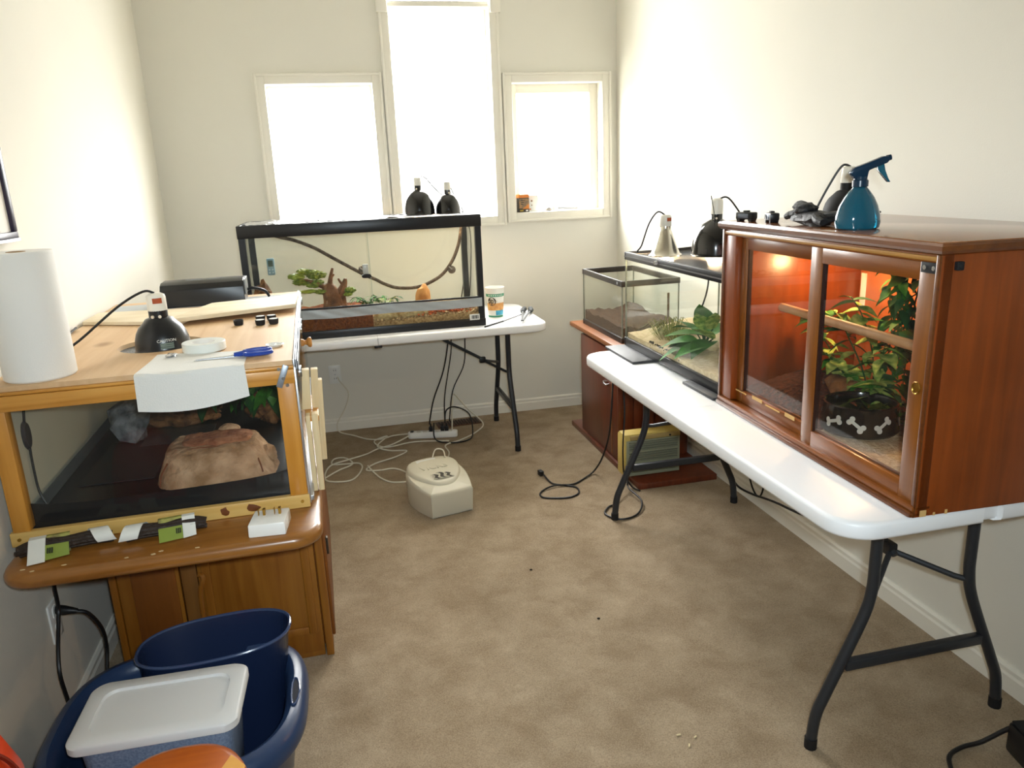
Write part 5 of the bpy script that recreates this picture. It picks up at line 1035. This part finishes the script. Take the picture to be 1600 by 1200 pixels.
# ------------------------------------------------------------------ on the desk front: packaged vines and adapter
def vine_pack(label, a, b, seed, cardspan, tagspan, flip):
    a = Vector(a); b = Vector(b); d = (b-a); L = d.length; d.normalize(); s = Vector((-d.y, d.x, 0))
    t = thing('packaged_vine', label, 'vine bundle', tuple((a+b)/2)); rnd = random.Random(seed)
    for i in range(9):
        ang = 2*math.pi*i/8; r_ = .013 if i < 8 else 0; off = s*r_*math.cos(ang)+Vector((0, 0, 1))*(r_*.8*math.sin(ang)+.0195)
        P = [a+off*.8+d*rnd.uniform(0, .01), a+d*L*.2+off*1.15, a+d*L*.5+off, a+d*L*.8+off*1.1, b+off*.75-d*rnd.uniform(0, .01)]
        B(MB().tube(P, .0068, 7, 5), 'strand', pmat('dark_vine', '2c2018', .6, bump=.6, bscale=80), t, world=True)
    def wrap(u0, u1, mat, nm, a0=-70, a1=200, rr=.0235, skew=0):
        def f(u, v):
            an = R(a0+(a1-a0)*v); q = a+d*(L*(u0+(u1-u0)*u)+skew*(v-.5))+s*(-rr*math.cos(an))+Vector((0, 0, .0215+rr*.82*math.sin(an)))
            q.z = max(q.z, a.z+.001); return q
        return B(MB().sheet(f, 4, 16, .0006), nm, mat, t, world=True)
    gc = pmat('green_card', '7c8c34', .6); wc = pmat('white_card', 'd9dad4', .6); oc = pmat('olive_card', '9a9a4a', .6, col2='5c4a2c', vscale=40)
    u0, u1 = cardspan; m_ = u0+(u1-u0)*.42
    def flap(ua, ub, mat, nm, l0, l1, zl=.003):      # stiff card lying over the bundle, its front corner on the desk
        def f(u, v):
            p = a+d*(L*(ua+(ub-ua)*u)); y = .012-v*(l0+(l1-l0)*u)
            return p+s*y+Vector((0, 0, max(zl, .042-max(0, v-.25)*.055)))
        return B(MB().sheet(f, 4, 8, .0008), nm, mat, t, world=True)
    ca, cb_, ma, mb_ = (u0, m_, wc, gc) if not flip else (m_+(u1-m_)*.3, u1, wc, gc)
    if not flip:
        flap(u0, m_, wc, 'card_white', .075, .070); flap(m_, u1, oc, 'card_picture', .035, .03); 
        def f2(u, v):
            p = a+d*(L*(m_+(u1-m_)*u)); y = .012-.035-(.030-.012*u)*v
            return p+s*y+Vector((0, 0, max(.004, .030-.026*v)))
        B(MB().sheet(f2, 4, 4, .0008), 'card_green', gc, t, world=True)
    else:
        flap(u0, m_+.1, oc, 'card_picture', .04, .035); flap(m_+.1, u1, wc, 'card_white', .060, .052)
        def f2(u, v):
            p = a+d*(L*(u0+(m_+.1-u0)*u)); y = .012-.038-(.028-.006*u)*v
            return p+s*y+Vector((0, 0, max(.004, .030-.026*v)))
        B(MB().sheet(f2, 4, 4, .0008), 'card_green', gc, t, world=True)
    for i in range(3):
        p = a+d*(L*(m_+.03+i*.022))+s*(-.038); B(MB().obox(p+Vector((0, 0, .022)), (.003, .014, .003), rotm(35, 0, math.degrees(math.atan2(d.y, d.x)))), 'print_bar', pmat('print_dark', '2c3020', .6), t, world=True)
    v0, v1 = tagspan
    wrap(v0, v1, wc, 'paper_tag', -20, 175, .026, .03 if flip else -.03)
vine_pack('packaged brown vine with white and green card at the left end of the desk', (-.825, 1.905, .655), (-.615, 1.935, .655), 1, (.15, .56), (.78, .98), False)
vine_pack('packaged brown vine with green and white card in the middle of the desk', (-.585, 1.915, .655), (-.392, 1.945, .655), 2, (.42, .86), (.02, .24), True)
t = thing('outlet_adapter', 'white multi outlet adapter with brass prongs up on the desk corner', 'adapter', (-.232, 1.885, .655), -4)
B(MB().hexa([(-.046, -.048, 0), (.046, -.048, 0), (.048, .048, 0), (-.044, .048, 0)], [(-.045, -.046, .034), (.045, -.046, .034), (.047, .046, .034), (-.041, .046, .034)]), 'body', whites, t, .004)
for x in (-.026, -.012, .014, .027): BO('prong', brass, t, x-.0008 if x in (-.026, .014) else x-.003, x+.0008 if x in (-.026, .014) else x+.003, .008, .020, .034, .050)

# ------------------------------------------------------------------ cords at the left outlet
cord('black cord dropping from the desk past the left wall outlet', [(-.80, 2.05, .62), (-.828, 2.08, .50), (-.842, 2.11, .41), (-.842, 2.09, .37), (-.835, 2.03, .31), (-.83, 2.0, .26), (-.83, 2.01, .18), (-.83, 2.03, .08), (-.80, 2.06, .006)], cord_b, .0055)
t = thing('plug_cord', 'black plug and cord in the left wall outlet under the desk', 'cord', (-.84, 2.14, .37))
B(MB().tube([(-.872, 2.16, .372), (-.862, 2.155, .372), (-.845, 2.15, .370), (-.825, 2.15, .366), (-.812, 2.15, .362)], [.012, .014, .014, .010, .007], 12), 'plug', cord_b, t, world=True)
B(MB().tube([(-.815, 2.15, .362), (-.79, 2.16, .345), (-.778, 2.20, .27), (-.785, 2.23, .19), (-.79, 2.21, .12), (-.80, 2.18, .02)], .0055, 8, 6), 'cable', cord_b, t, world=True)

# ------------------------------------------------------------------ plastic bins bottom left
t = thing('plastic_tub', 'large navy plastic tub with wide rim and handle hole on the carpet', 'tub', (-.478, 1.735, 0))
prof = [(.60, .004), (.70, .004), (.73, .02), (.80, .22), (.815, .258), (.845, .280), (.89, .289), (.94, .286), (.985, .272), (1.0, .252), (.99, .236), (.93, .225), (.86, .16), (.78, .0), (.60, 0)]
B(MB().loft([[(x, y, z) for x, y in superell(.303*s, .283*s, 2.9, 64)] for s, z in reversed(prof)], closed=True), 'tub_shell', navy, t, ang=40)
B(MB().lathe([(.001, .001), (.62, .001), (.62, .004), (.001, .004)], n=40, sx=.303, sy=.283), 'tub_floor', navy, t)
hl = [(.272+.013*math.cos(a*math.pi/10)*(1 if math.cos(a*math.pi/10) > 0 else .5), -.025+.052*math.sin(a*math.pi/10), .2905) for a in range(20)]
B(MB().add([(x, y, z+.0005) for x, y, z in hl], [tuple(range(20))]), 'handle_hole', pmat('painted_hole_shade', '0b1020', .5), t, smooth=False)  # flat dark disc, shade inside the hole painted on the rim
B(MB().tube(hl, .0028, 8, 1, True), 'handle_rim', pmat('navy_shine', '34466a', .2, coat=.5), t)
t = thing('plastic_bin', 'oval navy plastic bin standing inside the tub by the desk', 'bin', (-.406, 1.835, .03))
pr = [(.3, .008), (.72, .008), (.76, .03), (.94, .325), (.965, .338), (1.0, .340), (1.0, .331), (.965, .322), (.80, .02), (.76, 0), (.3, 0)]
B(MB().loft([[(x, y+.05*min(1, z/.33), z+(x*.05 if z > .2 else 0)) for x, y in superell(.192*s, (.078+.03*min(1, z/.33))*s, 2.5, 64)] for s, z in reversed(pr)], closed=True), 'bin_shell', navyd, t, ang=40)
B(MB().tube([(x, y+.05, .338+x*.05) for x, y in superell(.191, .107, 2.5, 48)], .0045, 8, 0, True), 'bin_rim', pmat('navy_painted_highlight', '3a4a6c', .2, coat=.4), t)  # lighter navy, the highlight along the rim put into its colour
B(MB().loft([[(x, y, z) for x, y in superell(.192*.35, .078*.35, 2.5, 40)] for z in (.001, .008)]), 'bin_floor', navyd, t)
t = thing('storage_box', 'shoebox sized storage box with white lid standing in the navy tub', 'storage box', (-.487, 1.64, .03), -1.5)
lidp = lambda i, z: [(x, y, z) for x, y in rrect(-.178+i, .178-i, -.115+i, .115-i, .035, 8)]
B(MB().loft([[(x*s, y*s, z) for x, y in rrect(-.165, .165, -.103, .103, .04, 8)] for s, z in ((.80, 0), (.82, .004), (.98, .325))]), 'box_body', pmat('smoky_blue_plastic', '8a9bb4', .3, col2='6a7a96', vscale=200), t, ang=40)
B(MB().loft([lidp(.004, .318), lidp(0, .320), lidp(0, .336), lidp(.006, .342), lidp(.036, .342), lidp(.0385, .3355), lidp(.07, .3355)]), 'box_lid', pmat('lid_white', 'd8dadb', .4), t, ang=50)
o = B(MB().blob((-.555, 1.845, .30), (.025, .015, .016), 5, .5, 3, 2), 'paper_scrap', paperm); o.location.z = .372
tag(o, 'crumpled white scrap wedged between the white lid and navy bin', 'scrap'); bpy.data.objects.remove(o)
# stool at the lower edge
t = thing('wooden_stool', 'orange brown wooden stool seat with rounded end at the bottom of the picture', 'stool', (-.365, 1.13, 0))
sp = lambda i, z: [(x, y, z) for x, y in superell(.132-i, .185-i, 2.4, 48)]
B(MB().loft([sp(.02, .47), sp(.004, .475), sp(0, .485), sp(.004, .496), sp(.018, .502)]), 'seat', seatw, t, ang=60)
B(MB().hexa([(.03, -.02, .5021), (.11, -.02, .5021), (.118, .09, .5021), (.09, .125, .5021)], [(.03, -.02, .503), (.11, -.02, .503), (.118, .09, .503), (.09, .125, .503)]), 'pale_plank', seatl, t)
for x in (-1, 1):
    for y in (-1, 1): B(MB().cyl((x*.085, y*.10, .475), (x*.11, y*.10, 0), .016, .013, 12), 'leg', seatw, t)
t = thing('orange_bundle', 'bright orange rounded bundle with dark creases at the lower left edge', 'bundle', (-.70, 1.17, 0))
om = pmat('orange_vinyl', 'd8441a', .35)
B(MB().loft([[(x, y, z) for x, y in superell(a, b, 2.4, 40)] for a, b, z in ((.09, .12, 0), (.112, .14, .02), (.12, .15, .25), (.115, .15, .45), (.108, .14, .56), (.09, .12, .625), (.06, .09, .66), (.02, .03, .672))]), 'bag_body', om, t, ang=60)
for i, dx in enumerate((.055, .085, .02)): B(MB().tube([(dx-.05, -.02, .668), (dx, .02, .64), (dx+.022, .04, .58), (dx+.03, .05, .50)], .004, 6, 5), 'crease', pmat('dark_orange', '7a1f0c', .5), t)
